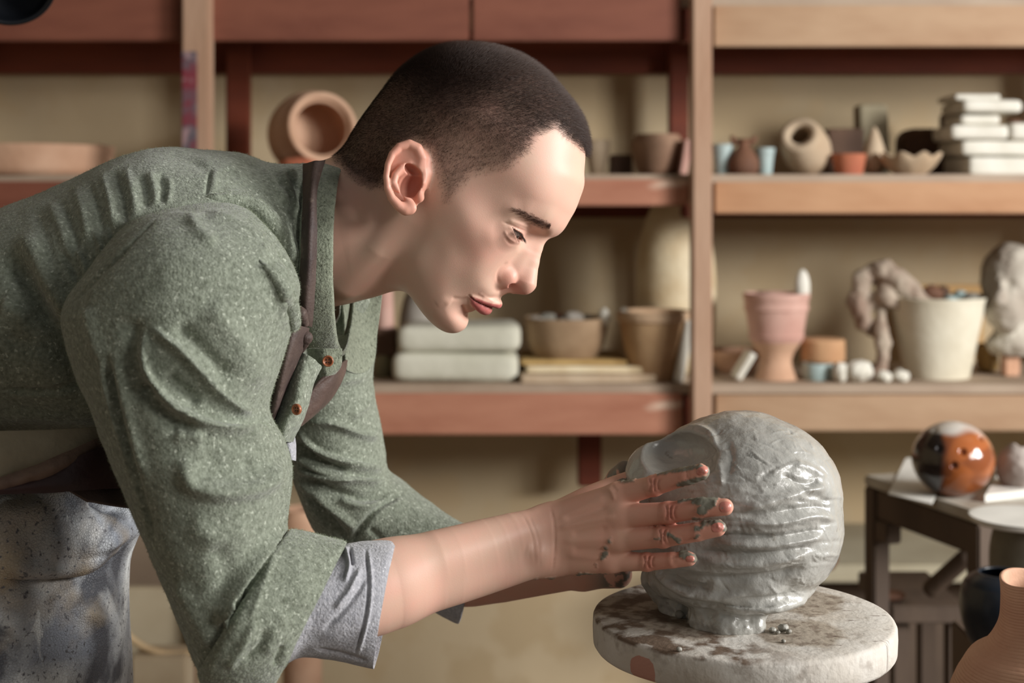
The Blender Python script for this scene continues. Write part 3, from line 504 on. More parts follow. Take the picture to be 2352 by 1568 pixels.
LL = [(75.2, -64.2, 0), (74.4, -64.5, 6), (71.6, -64.7, 12), (67.5, -64.2, 17.5), (64.5, -62.8, 21.5)]; LLr = [5.3, 5.2, 4.4, 2.8, 1.2]
EC = np.array([54.2, -1.0, 31.3]); ER = 13.6
def ear_pt(px, py, h=0.0):
    fr = np.clip((985-px)/100.0, 0, 1.1); return Hp(px, py, 73+12*fr+h)
HELIX = [ear_pt(*q) for q in [(958, 402, -4), (964, 385, -1), (968, 362, 0), (958, 341, 1), (940, 331, 1.5), (918, 337, 2), (901, 354, 2.5), (891, 378, 3), (887, 405, 3), (890, 432, 2.5), (900, 455, 2), (915, 472, 1), (930, 482, 0), (940, 478, -2)]]
HELr = [2.2, 3.0, 4.2, 4.4, 3.8, 3.3, 2.9, 2.5, 2.3, 2.6, 3.3, 4.0, 4.2, 3.6]
ANTI = [ear_pt(*q) for q in [(962, 383, -3), (940, 378, -1), (922, 386, 0), (908, 402, 1), (903, 420, 1.5), (911, 433, 1.5), (924, 438, 1.2), (932, 450, 0.5), (943, 463, -1)]]
ANTIr = [2.0, 2.8, 3.0, 3.0, 3.2, 2.8, 2.8, 2.5, 1.8]
EAROUT = [(976, 356), (970, 342), (958, 333), (937, 329), (916, 334), (898, 350), (888, 374), (885, 405), (888, 432), (898, 458), (913, 478), (930, 487), (944, 482), (958, 460), (972, 430), (974, 390)]
_eo = np.array([ear_pt(*q)[:2] for q in EAROUT])
NOSTRIL = Hp(1181, 661, 11.0)
def head_face(q, fine=True):
    """implicit function of the head, mm"""
    f, u = q[:, 0], q[:, 1]; s = np.abs(q[:, 2]); qa = np.stack([f, u, s], 1)
    d = samp(DP, f, u); W = samp(WM, f, u); R = samp(RF, f, u)
    a = 0.5*((R-d)+np.sqrt((R-d)**2+400.0))/(0.5*(R+np.sqrt(R*R+400.0)))
    base = ((a**1.9+(s/W)**2.15)**(1/2.05)-1)*np.minimum(R, W)*0.92
    base -= samp(RELIEF, f, u)*np.clip((s-15)/15, 0, 1)
    k = smin
    # brow ridge, sockets
    base = k(base, chain(qa, [(76, 23, 0), (73.5, 22, 14), (68, 23, 28), (58, 20, 39), (52, 15, 43)], [7, 7, 6.2, 4.5, 3]), 12)
    base = smax(base, -ellip(qa, (81.5, 3.5, 21), (12, 9, 11)), 9)
    base = smax(base, -ellip(qa, (73.5, 3, 34), (7, 6.5, 8)), 8)
    # nose
    nose = chain(qa, [(74.5, 10, 0), (78.0, 0, 0), (83.0, -12, 0), (88.5, -27.5, 0)], [5.6, 5.2, 5.6, 9.2], 2)
    nose = k(nose, chain(qa, [(66, 6, 0), (70, -10, 0), (74, -26, 0)], [11, 13.5, 14]), 5)
    nose = k(nose, ellip(qa, (74.4, -33.6, 11.8), (9.4, 9.0, 6.6)), 2.6)
    nose = k(nose, chain(qa, [(90, -31.5, 0), (84, -38, 0), (79, -41, 0)], [5.2, 3.6, 4]), 3)
    base = k(base, nose, 5)
    if fine:
        base = smax(base, -ellip(qa, NOSTRIL, (7.0, 2.9, 5.0)), 1.0)
        groove = None if True else chain(qa, [(75, -20, 19.5), (67, -28, 21.5), (67.5, -37, 21)], [0.3, 0.7, 0.3])
        # eyelids over the eyeball, gaze down
        e = qa-EC; r = np.sqrt((e**2).sum(1)); 
        lid = r-(ER+1.5)
        base = k(base, lid, 6.0)
        v = e[:, 1]+0.35*(e[:, 2]*0.12)        # height across the opening
        el = np.degrees(np.arctan2(e[:, 1]-.24*np.maximum(e[:, 2], 0), np.maximum(e[:, 0], 0.1)))
        az = e[:, 2]-2.0
        up = 12-0.10*az*az; lo_ = -13+0.07*az*az
        opening = np.maximum(np.maximum(el-up, lo_-el)*0.2, np.abs(az)-11.5)
        ball_out = -(r-(ER-1.0))
        slit = np.maximum(opening, np.maximum(ball_out, r-(ER+5)))
        base = smax(base, -slit, 0.8)
        base = smax(base, -chain(qa, [(64, -.6, 41.0), (59.5, .4, 43.8), (54.0, 2.2, 46.2), (49.5, 4.2, 47.6)], [0.8, 1.1, 0.9, 0.3]), 1.2)
        crease = [EC+15.3*np.array([math.cos(math.radians(t_))*math.cos(math.radians(a_)), math.sin(math.radians(t_)), math.sin(math.radians(a_))*math.cos(math.radians(t_))]) for t_, a_ in [(27, -24), (30, -10), (31, 4), (31, 24), (27, 44), (22, 62)]]
    # mouth
    lips = k(chain(qa, UL, ULr), base, 3.6)
    low = chain(qa, LL, LLr)
    lips = smin(lips, smin(low, base, 3.2), 0.5)
    base = lips
    if fine:
        base = smax(base, -chain(qa, [(80, -60.0, 0), (78.5, -60.2, 6), (74.5, -61.4, 13), (69, -62.6, 19), (62.5, -62.4, 25)], [0.3, 0.35, 0.4, 0.5, 0.7]), 1.0)
        base = smax(base, -chain(qa, [(66, -77.5, 0), (64.5, -76.5, 8), (61, -73, 16)], [0.6, 0.5, 0.3]), 5)
        base = smax(base, -ellip(qa, (83.5, -46.5, 0), (2.4, 5, 2.2)), 2.0)
    return base
def ear_f(q):
    f, u = q[:, 0], q[:, 1]; s = np.abs(q[:, 2]); qa = np.stack([f, u, s], 1)
    o = np.full(len(q), 50.0); m = (f > -60) & (f < 10) & (u > -60) & (u < 30) & (s > 40)
    if m.any():
        z = qa[m]; pl = poly_sdf2(z[:, 0], z[:, 1], _eo)
        fr = np.clip((-8-z[:, 0])/34.0, -0.2, 1.2); sp = 73+12*fr
        plate = np.maximum(-pl, np.abs(z[:, 2]-(sp-2.6))-1.5)
        e = smin(plate, chain(z, HELIX, HELr), 1.6); e = smin(e, chain(z, ANTI, ANTIr), 2.0)
        bk = ellip(z, (-24, -13, 66), (15, 22, 12)); e = smin(e, bk, 6)
        e = smin(e, ellip(z, ear_pt(940, 476, 0), (6, 5.5, 3.6)), 3)
        con = ellip(z, ear_pt(944, 424, 2), (8.2, 10.5, 9)); e = smax(e, -con, 2.0)
        con2 = ellip(z, ear_pt(947, 392, 1), (6.5, 3.4, 6)); e = smax(e, -con2, 1.6)
        e = smin(e, chain(z, [ear_pt(976, 400, -4), ear_pt(966, 420, -2), ear_pt(959, 436, -1.8), ear_pt(964, 454, -5)], [3.6, 4.4, 3.8, 3.5]), 3.5)
        e = smin(e, chain(z, [ear_pt(950, 405, -5), ear_pt(966, 396, -3.5)], [1.4, 2.4]), 2)
        o[m] = e
    return o
NECKA = P(690, 548, 1.185); NECKB = P(905, 520, 1.195)
def neck_f(p):                         # world metres -> mm
    a = cap(p*[1, 1.0, 1], P(640, 560, 1.19), P(800, 527, 1.19), .064, .0555)*1000
    b = cap(p, P(800, 527, 1.19), P(955, 520, 1.197), .0555, .047)*1000
    n = smin(a, b, 20)
    scm = chain(p, [P(925, 495, 1.133), P(870, 575, 1.134), P(800, 655, 1.152)], [.010, .008, .007])*1000
    return smin(n, scm, 18)
def head_f(p):
    q = to_head(p); b = head_face(q)
    e = ear_f(q); b = np.where(e < 40, smin(b, e, 4.0), b)
    aq = np.stack([q[:, 0], q[:, 1], np.abs(q[:, 2])], 1)
    near = np.abs(aq-np.array([-25, -15, 76])).max(1) < 30
    if near.any():
        z = aq[near]; cc = b[near]
        cc = smax(cc, -ellip(z, ear_pt(945, 426, -3), (7.5, 10, 10)), 2.5); cc = smax(cc, -ellip(z, ear_pt(948, 392, -1), (7.5, 3.6, 7)), 2.0); b[near] = cc
    return smin(b, neck_f(p), 17)*0.001

from mathutils.bvhtree import BVHTree
FINE = 0.0012
HV, HFc = sdf_mesh(head_f, HO+np.array([-.165, -.115, -.125]), HO+np.array([.125, .115, .15]), .00092)
_fs = [([(1151, 509), (1170, 515), (1195, 526), (1224, 537)], 2.2, -.8), ([(1156, 516), (1180, 523), (1203, 534), (1217, 542)], 2.0, -.45), ([(1165, 504), (1195, 514), (1228, 526)], 5, .7), ([(1166, 520), (1190, 531), (1210, 540)], 2.2, .45), ([(1158, 528), (1168, 545), (1186, 557)], 3, .55), ([(1160, 542), (1172, 560), (1198, 562)], 3.5, -.45),
       ([(1035, 684), (1060, 687), (1084, 683)], 5, -.6), ([(1168, 600), (1148, 618), (1142, 636), (1148, 656)], 4, -.55), ([(1150, 668), (1128, 676), (1105, 682)], 7, .5), ([(1098, 672), (1118, 684), (1138, 694)], 4, .4), ([(1000, 700), (1020, 690), (1036, 700)], 10, .6)]
_n = normals(HV, HFc); _q = to_head(HV); _q[:, 2] *= -1; _m = from_head(_q); _nm = _n@HB.T; _nm[:, 2] *= -1; _nm = _nm@HB
HV = HV+_n*(sculpt(HV, _n, _fs, ret=True)+sculpt(_m, _nm, _fs, ret=True))[:, None]
# ---- hands and forearms
def Q(l): return [P(*t) for t in l]
FING = {   # near (right) hand: centre line px, depth, radius mm: knuckle, PIP, DIP, pad
 'index': ([(1420, 1137, 1.098), (1502, 1115, 1.082), (1574, 1094, 1.068), (1611, 1083, 1.0615)], [9.3, 7.9, 6.7, 5.6]),
 'middle': ([(1426, 1186, 1.092), (1535, 1177, 1.073), (1613, 1166, 1.0595), (1665, 1164, 1.0545)], [9.6, 8.3, 7.3, 6.3]),
 'ring': ([(1420, 1238, 1.093), (1522, 1233, 1.075), (1602, 1221, 1.062), (1648, 1213, 1.0575)], [9.3, 8.1, 7.1, 6.1]),
 'pinky': ([(1402, 1288, 1.099), (1486, 1290, 1.087), (1545, 1286, 1.076), (1583, 1283, 1.071)], [8.2, 7.0, 6.1, 5.4])}
def fingers_f(p, grow=0.0):
    d = None
    for n, (pts, rs) in FING.items():
        W = Q(pts); r = [x+grow for x in rs]
        e = cap(p, W[0], W[1], r[0]*.001, (r[1]-.4)*.001); e = smin(e, cap(p, W[1], W[2], (r[1]-.2)*.001, (r[2]-.1)*.001), .0015)
        e = smin(e, cap(p, W[2], W[3], (r[2]-.2)*.001, r[3]*.001), .0012)
        e = smin(e, sphere(p, W[1]+np.array([0, -.0006, 0]), (r[1]+.15)*.001), .0015)
        d = e if d is None else smin(d, e, .0022)
    return d
def schain(p, pts, rs): n = 13; return chain(p, catmull(pts, n), np.interp(np.linspace(0, 1, n), np.linspace(0, 1, len(rs)), rs))
def hand_f(p):
    wr = Q([(1255, 1196, 1.118), (1258, 1222, 1.112), (1260, 1255, 1.112), (1262, 1287, 1.118)])
    mc = [FING[n][0][0] for n in ('index', 'middle', 'ring', 'pinky')]; W = Q(mc); d = None
    for i in range(4):
        e = cap(p, wr[i], W[i], .0118, .0097 if i < 3 else .0088); d = e if d is None else smin(d, e, .009)
    d = smin(d, cap(p, P(1300, 1215, 1.128), P(1400, 1225, 1.112), .012, .010), .012)
    f = fingers_f(p); d = smin(d, f, .0045)
    webs = chain(p, Q([(1432, 1160, 1.097), (1432, 1212, 1.094), (1424, 1262, 1.098)]), [.0058, .0062, .0058]); d = smin(d, webs, .006)
    th = chain(p, Q([(1282, 1190, 1.128), (1350, 1150, 1.137), (1410, 1120, 1.146), (1450, 1102, 1.150)]), [.0135, .0115, .0092, .0078]); d = smin(d, th, .008)
    ul = sphere(p, P(1238, 1275, 1.100), .0065); d = smin(d, ul, .012)
    a1 = schain(p, Q([(880, 1318, 1.062), (1000, 1284, 1.075), (1110, 1250, 1.092), (1200, 1218, 1.106), (1262, 1205, 1.117)]), [.0225, .0215, .019, .0150, .0135])
    a2 = schain(p, Q([(870, 1368, 1.065), (1000, 1340, 1.078), (1110, 1313, 1.094), (1200, 1290, 1.107), (1262, 1278, 1.117)]), [.0225, .0200, .0175, .0150, .0130])
    arm = smin(a1, a2, .014); arm = smin(arm, cap(p, P(700, 1400, 1.035), P(890, 1345, 1.063), .036, .028), .02)
    return smin(d, arm, .010)
NV, NF = sdf_mesh(hand_f, P(770, 1330, 1.0)*[1, 1, 1]+np.array([0, -.02, -.07]), np.array([P(1700, 1300, 1.15)[0]+.0, 1.185, P(1300, 1050, 1.1)[2]+.012]), FINE)
def farhand_f(p):
    a = chain(p, Q([(960, 1330, 1.33), (1150, 1312, 1.285), (1330, 1293, 1.245)]), [.032, .027, .0215])
    b = chain(p, Q([(1150, 1290, 1.285), (1330, 1255, 1.245)]), [.026, .021]); d = smin(a, b, .012)
    W = Q([(1500, 1150, 1.247), (1508, 1190, 1.250), (1505, 1235, 1.250), (1490, 1275, 1.247)]); wr = Q([(1335, 1245, 1.245), (1335, 1262, 1.248), (1335, 1285, 1.248), (1335, 1305, 1.245)])
    for i in range(4): d = smin(d, cap(p, wr[i], W[i], .0125, .0098), .009)
    tips = [[(1570, 1135, 1.252), (1640, 1125, 1.252), (1680, 1122, 1.248)], [(1590, 1180, 1.256), (1665, 1172, 1.256), (1710, 1170, 1.252)], [(1585, 1225, 1.256), (1655, 1218, 1.255), (1700, 1216, 1.252)], [(1560, 1270, 1.252), (1615, 1268, 1.248), (1650, 1266, 1.245)]]
    for i in range(4): d = smin(d, chain(p, [W[i]]+Q(tips[i]), [.0092, .0082, .0072, .006]), .003)
    d = smin(d, chain(p, Q([(1345, 1240, 1.238), (1390, 1160, 1.215), (1418, 1098, 1.190), (1436, 1078, 1.172)]), [.014, .0115, .0092, .0078]), .008)
    return smin(d, chain(p, Q([(1345, 1310, 1.24), (1420, 1318, 1.222)]), [.0155, .012]), .010)
FV, FF = sdf_mesh(farhand_f, (P(930, 1330, 1.3)[0]-.01, 1.14, .985), (P(1730, 1100, 1.26)[0]+.0, 1.375, 1.17), 0.0022)
def torso_f(p):
    d = chain(p, Q([(-190, 880, 1.19), (100, 760, 1.19), (420, 680, 1.19), (600, 590, 1.19)]), [.075, .098, .098, .060])
    d = smin(d, cap(p, P(560, 590, 1.19), P(800, 527, 1.19), .060, .052), .02)
    d = smin(d, chain(p, Q([(430, 640, 1.09), (450, 900, 1.03), (530, 1370, 1.018), (800, 1365, 1.055)]), [.045, .04, .033, .028]), .02)
    d = smin(d, chain(p, Q([(640, 640, 1.26), (720, 800, 1.335), (800, 1150, 1.37), (980, 1325, 1.33)]), [.040, .042, .036, .03]), .02)
    return smin(d, chain(p, [P(-190, 870, 1.12), (P(-290, 0, 1.12)[0], 1.12, .5), (P(-300, 0, 1.12)[0], 1.12, .09)], [.065, .055, .045]), .02)
TV, TF = sdf_mesh(torso_f, (-.75, .92, .03), (-.02, 1.45, 1.42), 0.007, k=5)
# ---- sculpted detail of the near hand (knuckle folds, tendons, clay lumps)
NN = normals(NV, NF)
ks = []
def arc(cx, cy, r, bend, dy, w, a): return ([(cx-bend, cy-r), (cx, cy-r*.5), (cx+bend*.3, cy), (cx, cy+r*.5), (cx-bend, cy+r)], w, a)
for (x, y, r) in [(1503, 1114, 19), (1541, 1177, 21), (1526, 1232, 20), (1490, 1290, 17)]:
    ks += [arc(x-9, y, r, 5, 0, 2.4, -.55), arc(x, y, r*.9, -3, 0, 2.4, -.6), arc(x+9, y, r*.8, -4, 0, 2.2, -.45), arc(x-4.5, y, r, 1, 0, 2.4, .45), arc(x+4.5, y, r*.9, -3, 0, 2.4, .4)]
for (x, y, r) in [(1577, 1093, 13), (1613, 1166, 15), (1600, 1222, 14), (1545, 1286, 12)]: ks += [arc(x, y, r, 1, 0, 2.2, -.35), arc(x+6, y, r, 1, 0, 2, -.22)]
ks += [([(1275, 1200), (1340, 1165), (1400, 1140)], 10, .8), ([(1275, 1215), (1350, 1197), (1420, 1185)], 7, 1.2), ([(1290, 1245), (1350, 1240), (1415, 1237)], 8, .7), ([(1300, 1275), (1350, 1280), (1400, 1286)], 8, .5),
       ([(1290, 1190), (1350, 1180), (1400, 1160)], 8, -1.0), ([(1310, 1228), (1400, 1212)], 9, -.9), ([(1310, 1262), (1400, 1262)], 9, -.8), ([(1262, 1158), (1272, 1200), (1274, 1260), (1268, 1318)], 3, -.5), ([(1200, 1180), (1222, 1230), (1230, 1300)], 2.5, -.35), ([(1212, 1175), (1236, 1240), (1240, 1310)], 2.5, -.25), ([(1205, 1260), (1250, 1270)], 16, 1.0),
       ([(1395, 1118), (1406, 1132), (1412, 1150)], 4, .6), ([(1405, 1112), (1418, 1130)], 3, -.3)]
ks = [(a, b, c*1.45) if b < 4 else (a, b, c) for a, b, c in ks]; NV = sculpt(NV, NN, ks)
rng = np.random.RandomState(3)
def smear(V, lines):
    x, y = proj(V); m = np.zeros(len(V))
    for pl, wd, st in lines:
        d, _, _ = poly_dist(x, y, pl); m = np.maximum(m, st*np.exp(-(d/wd)**2))
    return m
CLAYL = [([(1512, 1084), (1560, 1076), (1598, 1070), (1628, 1084)], 10, 1.1), ([(1560, 1113), (1600, 1102), (1630, 1094)], 8, 1.1), ([(1425, 1104), (1455, 1102)], 9, .75), ([(1595, 1150), (1620, 1148), (1640, 1148), (1612, 1172)], 13, 1.1), ([(1560, 1152), (1590, 1146)], 6, .8),
         ([(1600, 1212), (1620, 1200), (1648, 1200), (1665, 1212)], 11, 1.05), ([(1535, 1228), (1560, 1240)], 8, 1.0), ([(1505, 1238), (1515, 1236)], 5, .95), ([(1598, 1235), (1604, 1228)], 5, .95), ([(1570, 1272), (1590, 1280), (1604, 1285)], 13, 1.15), ([(1590, 1190), (1615, 1193)], 5, .85),
         ([(1400, 1240), (1385, 1280), (1370, 1300)], 12, .62), ([(1330, 1322), (1390, 1318)], 10, .7), ([(1225, 1332), (1300, 1325)], 9, .5)]
cm = smear(NV, CLAYL); nz = vnoise(NV, 420, 5); nz2 = vnoise(NV, 160, 9)
cmask = np.clip((cm*(0.35+0.9*nz2)+0.5*(nz-.5)-0.42)/0.12, 0, 1)
NN = normals(NV, NF); NV = NV+NN*(cmask*(0.0003+0.0022*np.clip(nz-.35, 0, 1)))[:, None]
# ---- one body mesh with painted albedo (skin, lips, scalp, clay on the hands)
BV = np.concatenate([HV, NV, FV, TV]); o1, o2, o3 = len(HV), len(HV)+len(NV), len(HV)+len(NV)+len(FV)
BF = np.concatenate([HFc, NF+o1, FF+o2, TF+o3])
col = np.tile(np.array(rgb((219, 178, 158))), (len(BV), 1)); clay = np.zeros(len(BV))
q = to_head(HV); qa = np.stack([q[:, 0], q[:, 1], np.abs(q[:, 2])], 1)
def tint(mask, c):
    global col
    k = mask[:, None]; col[:len(mask), :3] = col[:len(mask), :3]*(1-k)+np.array(rgb(c))[:3]*k
pk = np.clip(1-np.abs(sphere(qa, np.array([50, -28, 45]), 0))/32, 0, 1)*.30; tint(pk, (205, 130, 115))
tint(np.clip(1-sphere(qa, np.array([86, -32, 5]), 0)/17, 0, 1)*.55, (200, 112, 98))
tint(np.clip(1-sphere(qa, np.array([80, -38, 9]), 0)/9, 0, 1)*.55, (170, 80, 70)); tint(np.clip(1.3-sphere(qa, np.array([75, -35, 16]), 0)/10, 0, 1)*.38, (196, 100, 84)); tint(np.clip(1-sphere(qa, np.array([92, -37, 2]), 0)/9, 0, 1)*.35, (190, 92, 80))
ear_m = (np.abs(qa-np.array([-22, -16, 80])).max(1) < 32) & (ear_f(q) < 1.2)
tint(ear_m*.38, (212, 120, 96)); tint(np.clip(1-sphere(qa, ear_pt(945, 420, -5), 0)/14, 0, 1)*.6, (165, 70, 55))
ul = chain(qa, UL, ULr); ll = chain(qa, LL, LLr); nvn = vnoise(HV, 500, 2)
ulm = np.clip((0.9-ul)/0.6, 0, 1)*np.clip((qa[:, 0]-60.5)/2, 0, 1)*np.clip((-52.9-0.36*np.maximum(qa[:, 2]-3, 0)-qa[:, 1])/0.8, 0, 1)
llm = np.clip((0.9-ll)/0.6, 0, 1)*np.clip((qa[:, 0]-60.5)/2, 0, 1)*np.clip((qa[:, 1]+70.5)/1.0, 0, 1)
tint(np.clip(ulm+llm, 0, 1)*(.8+.2*nvn), (178, 92, 90))
tint(np.clip(1-chain(qa, [(80, -60.2, 0), (74.5, -61.6, 13), (65, -62.4, 23)], [0, 0, 0])/1.5, 0, 1)*.6, (120, 40, 42))
lidm = np.clip(1-np.abs(sphere(qa, EC, ER+1.5))/2.5, 0, 1)*np.clip((qa[:, 0]-52)/10, 0, 1); tint(lidm*.28, (190, 124, 110))
# scalp
_hl = [Hp(1345, 354, 0)[:2], Hp(1311, 330, 25)[:2], Hp(1275, 296, 45)[:2], Hp(1236, 312, 56)[:2], Hp(1215, 350, 60)[:2], Hp(1173, 390, 63)[:2], Hp(1127, 398, 64)[:2], Hp(1088, 404, 66)[:2], Hp(1059, 436, 67)[:2], Hp(1032, 466, 68)[:2], Hp(1014, 466, 69)[:2],
       Hp(1003, 411, 70)[:2], Hp(985, 350, 72)[:2], Hp(950, 325, 74)[:2], Hp(905, 345, 74)[:2], Hp(880, 395, 72)[:2], Hp(868, 425, 70)[:2], Hp(835, 432, 60)[:2], Hp(800, 410, 40)[:2], Hp(790, 380, 0)[:2]]
HAIRP = [tuple(t) for t in _hl]+[(-135, -40), (-135, 140), (90, 140), (90, 92)]
def hair_mask(qq):
    d = poly_sdf2(qq[:, 0], qq[:, 1], HAIRP); nn = vnoise(qq*0.001, 300, 11)
    notear = ear_f(qq) > 1.6
    return np.clip((d+1.0+4*(nn-.5))/9.0, 0, 1)*notear
hm = hair_mask(q)
topw = np.clip((q[:, 1]-30)/60, 0, 1)
tint(np.clip(hm*(.40+.42*topw+.34*np.clip(-q[:, 0]/50, 0, 1)), 0, .94), (48, 30, 23))
# hands: warmer knuckles and finger ends, clay
k0 = o1
def tint2(a, b, mask, c):
    col[a:b, :3] = col[a:b, :3]*(1-mask[:, None])+np.array(rgb(c))[:3]*mask[:, None]
x, y = proj(NV)
tint2(o1, o2, np.clip((x-1180)/160, 0, 1)*.38, (204, 142, 118)); tint2(o1, o2, np.clip((x-1420)/120, 0, 1)*.36*(.6+.5*nz2), (196, 102, 84))
tint2(o1, o2, smear(NV, [([(1503, 1096), (1503, 1132)], 14, .35), ([(1541, 1158), (1541, 1198)], 15, .35), ([(1526, 1214), (1526, 1252)], 14, .35), ([(1490, 1275), (1490, 1305)], 12, .35)]), (190, 92, 76))
tint2(o1, o2, cmask, (122, 119, 106)); clay[o1:o2] = cmask
xf, yf = proj(FV); fm = np.clip((xf-1340)/50, 0, 1)*(vnoise(FV, 120, 4) > .38); tint2(o2, o3, fm*.92, (105, 100, 90)); tint2(o2, o3, np.clip(1-fm, 0, 1)*.4, (190, 120, 100)); clay[o2:o3] = fm
mb = vnoise(BV, 70, 21)-.5; col[:, 0] *= 1+.10*mb; col[:, 1] *= 1-.08*mb; col[:, 2] *= 1-.05*mb
col[:, 3] = clay
def skin_mat():
    m = M('skin', (200, 150, 130), rough=.46, sss=.16, spec=.34, bump=.00006, bscale=1300, bdetail=3); nt = m.node_tree; N = nt.nodes; L = nt.links; b = N['Principled BSDF']
    a = N.new('ShaderNodeVertexColor'); a.layer_name = 'Col'; L.new(a.outputs['Color'], b.inputs['Base Color'])
    r = N.new('ShaderNodeMapRange'); r.inputs[3].default_value = .46; r.inputs[4].default_value = .36; L.new(a.outputs['Alpha'], r.inputs[0]); L.new(r.outputs[0], b.inputs['Roughness'])
    s_ = N.new('ShaderNodeMapRange'); s_.inputs[3].default_value = .16; s_.inputs[4].default_value = 0; L.new(a.outputs['Alpha'], s_.inputs[0]); L.new(s_.outputs[0], b.inputs['Subsurface Weight'])
    return m
person = empty('person', (P(430, 700, 1.19)[0], 1.19, 0.0), 'potter with cropped dark hair, green flannel shirt and leather apron, bending over clay', 'person')
body = mesh_obj('body', BV, BF, skin_mat()); sub_to(person, body)
ca = body.data.color_attributes.new('Col', 'FLOAT_COLOR', 'POINT'); ca.data.foreach_set('color', col.astype(np.float32).ravel())
# ---- fine strands as slim three-sided spikes
def strands(root, tip, bend, w, seg=2):
    n = len(root); ax = tip-root; ln = np.linalg.norm(ax, axis=1)[:, None]+1e-9; d = ax/ln
    r = np.random.RandomState(1).randn(n, 3); u = np.cross(d, r); u /= np.linalg.norm(u, axis=1)[:, None]+1e-9; v = np.cross(d, u)
    V = [root+(u*c+v*s)*w[:, None] for c, s in ((1, 0), (-.5, .866), (-.5, -.866))]
    if seg == 1:
        V.append(tip); V = np.stack(V, 1).reshape(-1, 3); b = (np.arange(n)*4)[:, None]; return V, np.concatenate([b+np.array([[i, (i+1) % 3, 3]]) for i in range(3)])
    mid = root+ax*.55+bend; V += [mid+(u*c+v*s)*w[:, None]*.7 for c, s in ((1, 0), (-.5, .866), (-.5, -.866))]
    V.append(tip); V = np.stack(V, 1).reshape(-1, 3); b = (np.arange(n)*7)[:, None]
    F = np.concatenate([b+np.array([[i, (i+1) % 3, (i+1) % 3+3]]) for i in range(3)]+[b+np.array([[i, (i+1) % 3+3, i+3]]) for i in range(3)]+[b+np.array([[3+i, 3+(i+1) % 3, 6]]) for i in range(3)])
    return V, F
tri = HFc[:, [0, 1, 2]]; A_ = HV[tri[:, 1]]-HV[tri[:, 0]]; B_ = HV[tri[:, 2]]-HV[tri[:, 0]]; fn = np.cross(A_, B_); ar = np.linalg.norm(fn, axis=1); fn /= ar[:, None]+1e-12
cen = HV[HFc].mean(1); fm_ = hm[HFc].mean(1); wgt = ar*fm_; wgt[fm_ < .06] = 0; cq = to_head(cen); wgt *= np.where(cq[:, 2] < -25, .35, 1.0)*(.42+.9*np.clip((cq[:, 1]-40)/50, 0, 1)+.8*np.clip(-(cq[:, 0]+5)/45, 0, 1))
rs = np.random.RandomState(5); NS = 150000
pick = rs.choice(len(HFc), NS, p=wgt/wgt.sum()); uv = rs.rand(NS, 2); fl = uv.sum(1) > 1; uv[fl] = 1-uv[fl]
root = HV[tri[pick, 0]]+A_[pick]*uv[:, :1]+B_[pick]*uv[:, 1:]; nr = fn[pick]
rh = to_head(root); tw = np.clip((rh[:, 1]-25)/65, 0, 1); L_ = (2.4+3.8*tw+1.2*np.clip((rh[:, 0]-20)/40, 0, 1)*tw)*.001*(.75+.45*rs.rand(NS))
flow = np.outer(.9*tw+.25, HF)+np.outer(-(1-tw)*.8, HU)+rs.randn(NS, 3)*.22; flow -= nr*(flow*nr).sum(1)[:, None]
dirn = nr*(.55+.35*tw)[:, None]+flow*.75; dirn /= np.linalg.norm(dirn, axis=1)[:, None]
SV, SF = strands(root-nr*.0003, root+dirn*L_[:, None], nr*L_[:, None]*.12, np.full(NS, .000075), 1)
hairm = M('hair', (48, 32, 24), rough=.5, spec=.25)
hair = mesh_obj('hair', SV, SF, hairm); sub_to(person, hair)
bvh = BVHTree.FromPolygons([Vector(v) for v in HV[:, :]], [tuple(f) for f in HFc.tolist()])
EYE = Vector((0, 0, CAMZ))
def cast(px, py):
    d = Vector(P(px, py, 1.0))-EYE; d.normalize(); h = bvh.ray_cast(EYE, d); return (np.array(h[0]), np.array(h[1])) if h[0] else (None, None)
def mirror(v): qv = to_head(v); qv[:, 2] *= -1; return from_head(qv)
# eyebrows
bl = catmull([(1172, 479), (1192, 487), (1215, 498), (1240, 511), (1264, 521)], 40); bw = np.interp(np.linspace(0, 1, 40), [0, .2, .55, .85, 1], [5, 8, 13, 13, 8])
rt, tp = [], []
for _ in range(850):
    i = min(39, int(40*rs.rand()**.45)); t = np.clip(rs.randn()*.5, -1.1, 1.1); px, py = bl[i]; dx, dy = (bl[min(i+1, 39)]-bl[max(i-1, 0)]); l = math.hypot(dx, dy); nx, ny = -dy/l, dx/l
    h, n = cast(px+nx*bw[i]*t*.75, py+ny*bw[i]*t*.75)
    if h is None: continue
    a = rs.uniform(-.5, .25)+(-.3 if i > 33 else 0); g, _n = cast(px-dx/l*12*math.cos(a)+nx*(bw[i]*t*.75)-nx*12*math.sin(-a), py-dy/l*12*math.cos(a)+ny*(bw[i]*t*.75)-ny*12*math.sin(-a))
    if g is None: continue
    d = g-h; d /= np.linalg.norm(d)+1e-9; rt.append(h); tp.append(h+(d*.85+n*.3)*rs.uniform(.003, .0062))
rt, tp = np.array(rt), np.array(tp)
browm = M('brow_hair', (88, 60, 48), rough=.5, spec=.3)
for nm, a, b in (('eyebrow', rt, tp), ('eyebrow', mirror(rt), mirror(tp))):
    V_, F_ = strands(a, b, np.zeros_like(a), np.full(len(a), .000058)); sub_to(person, mesh_obj(nm, V_, F_, browm))
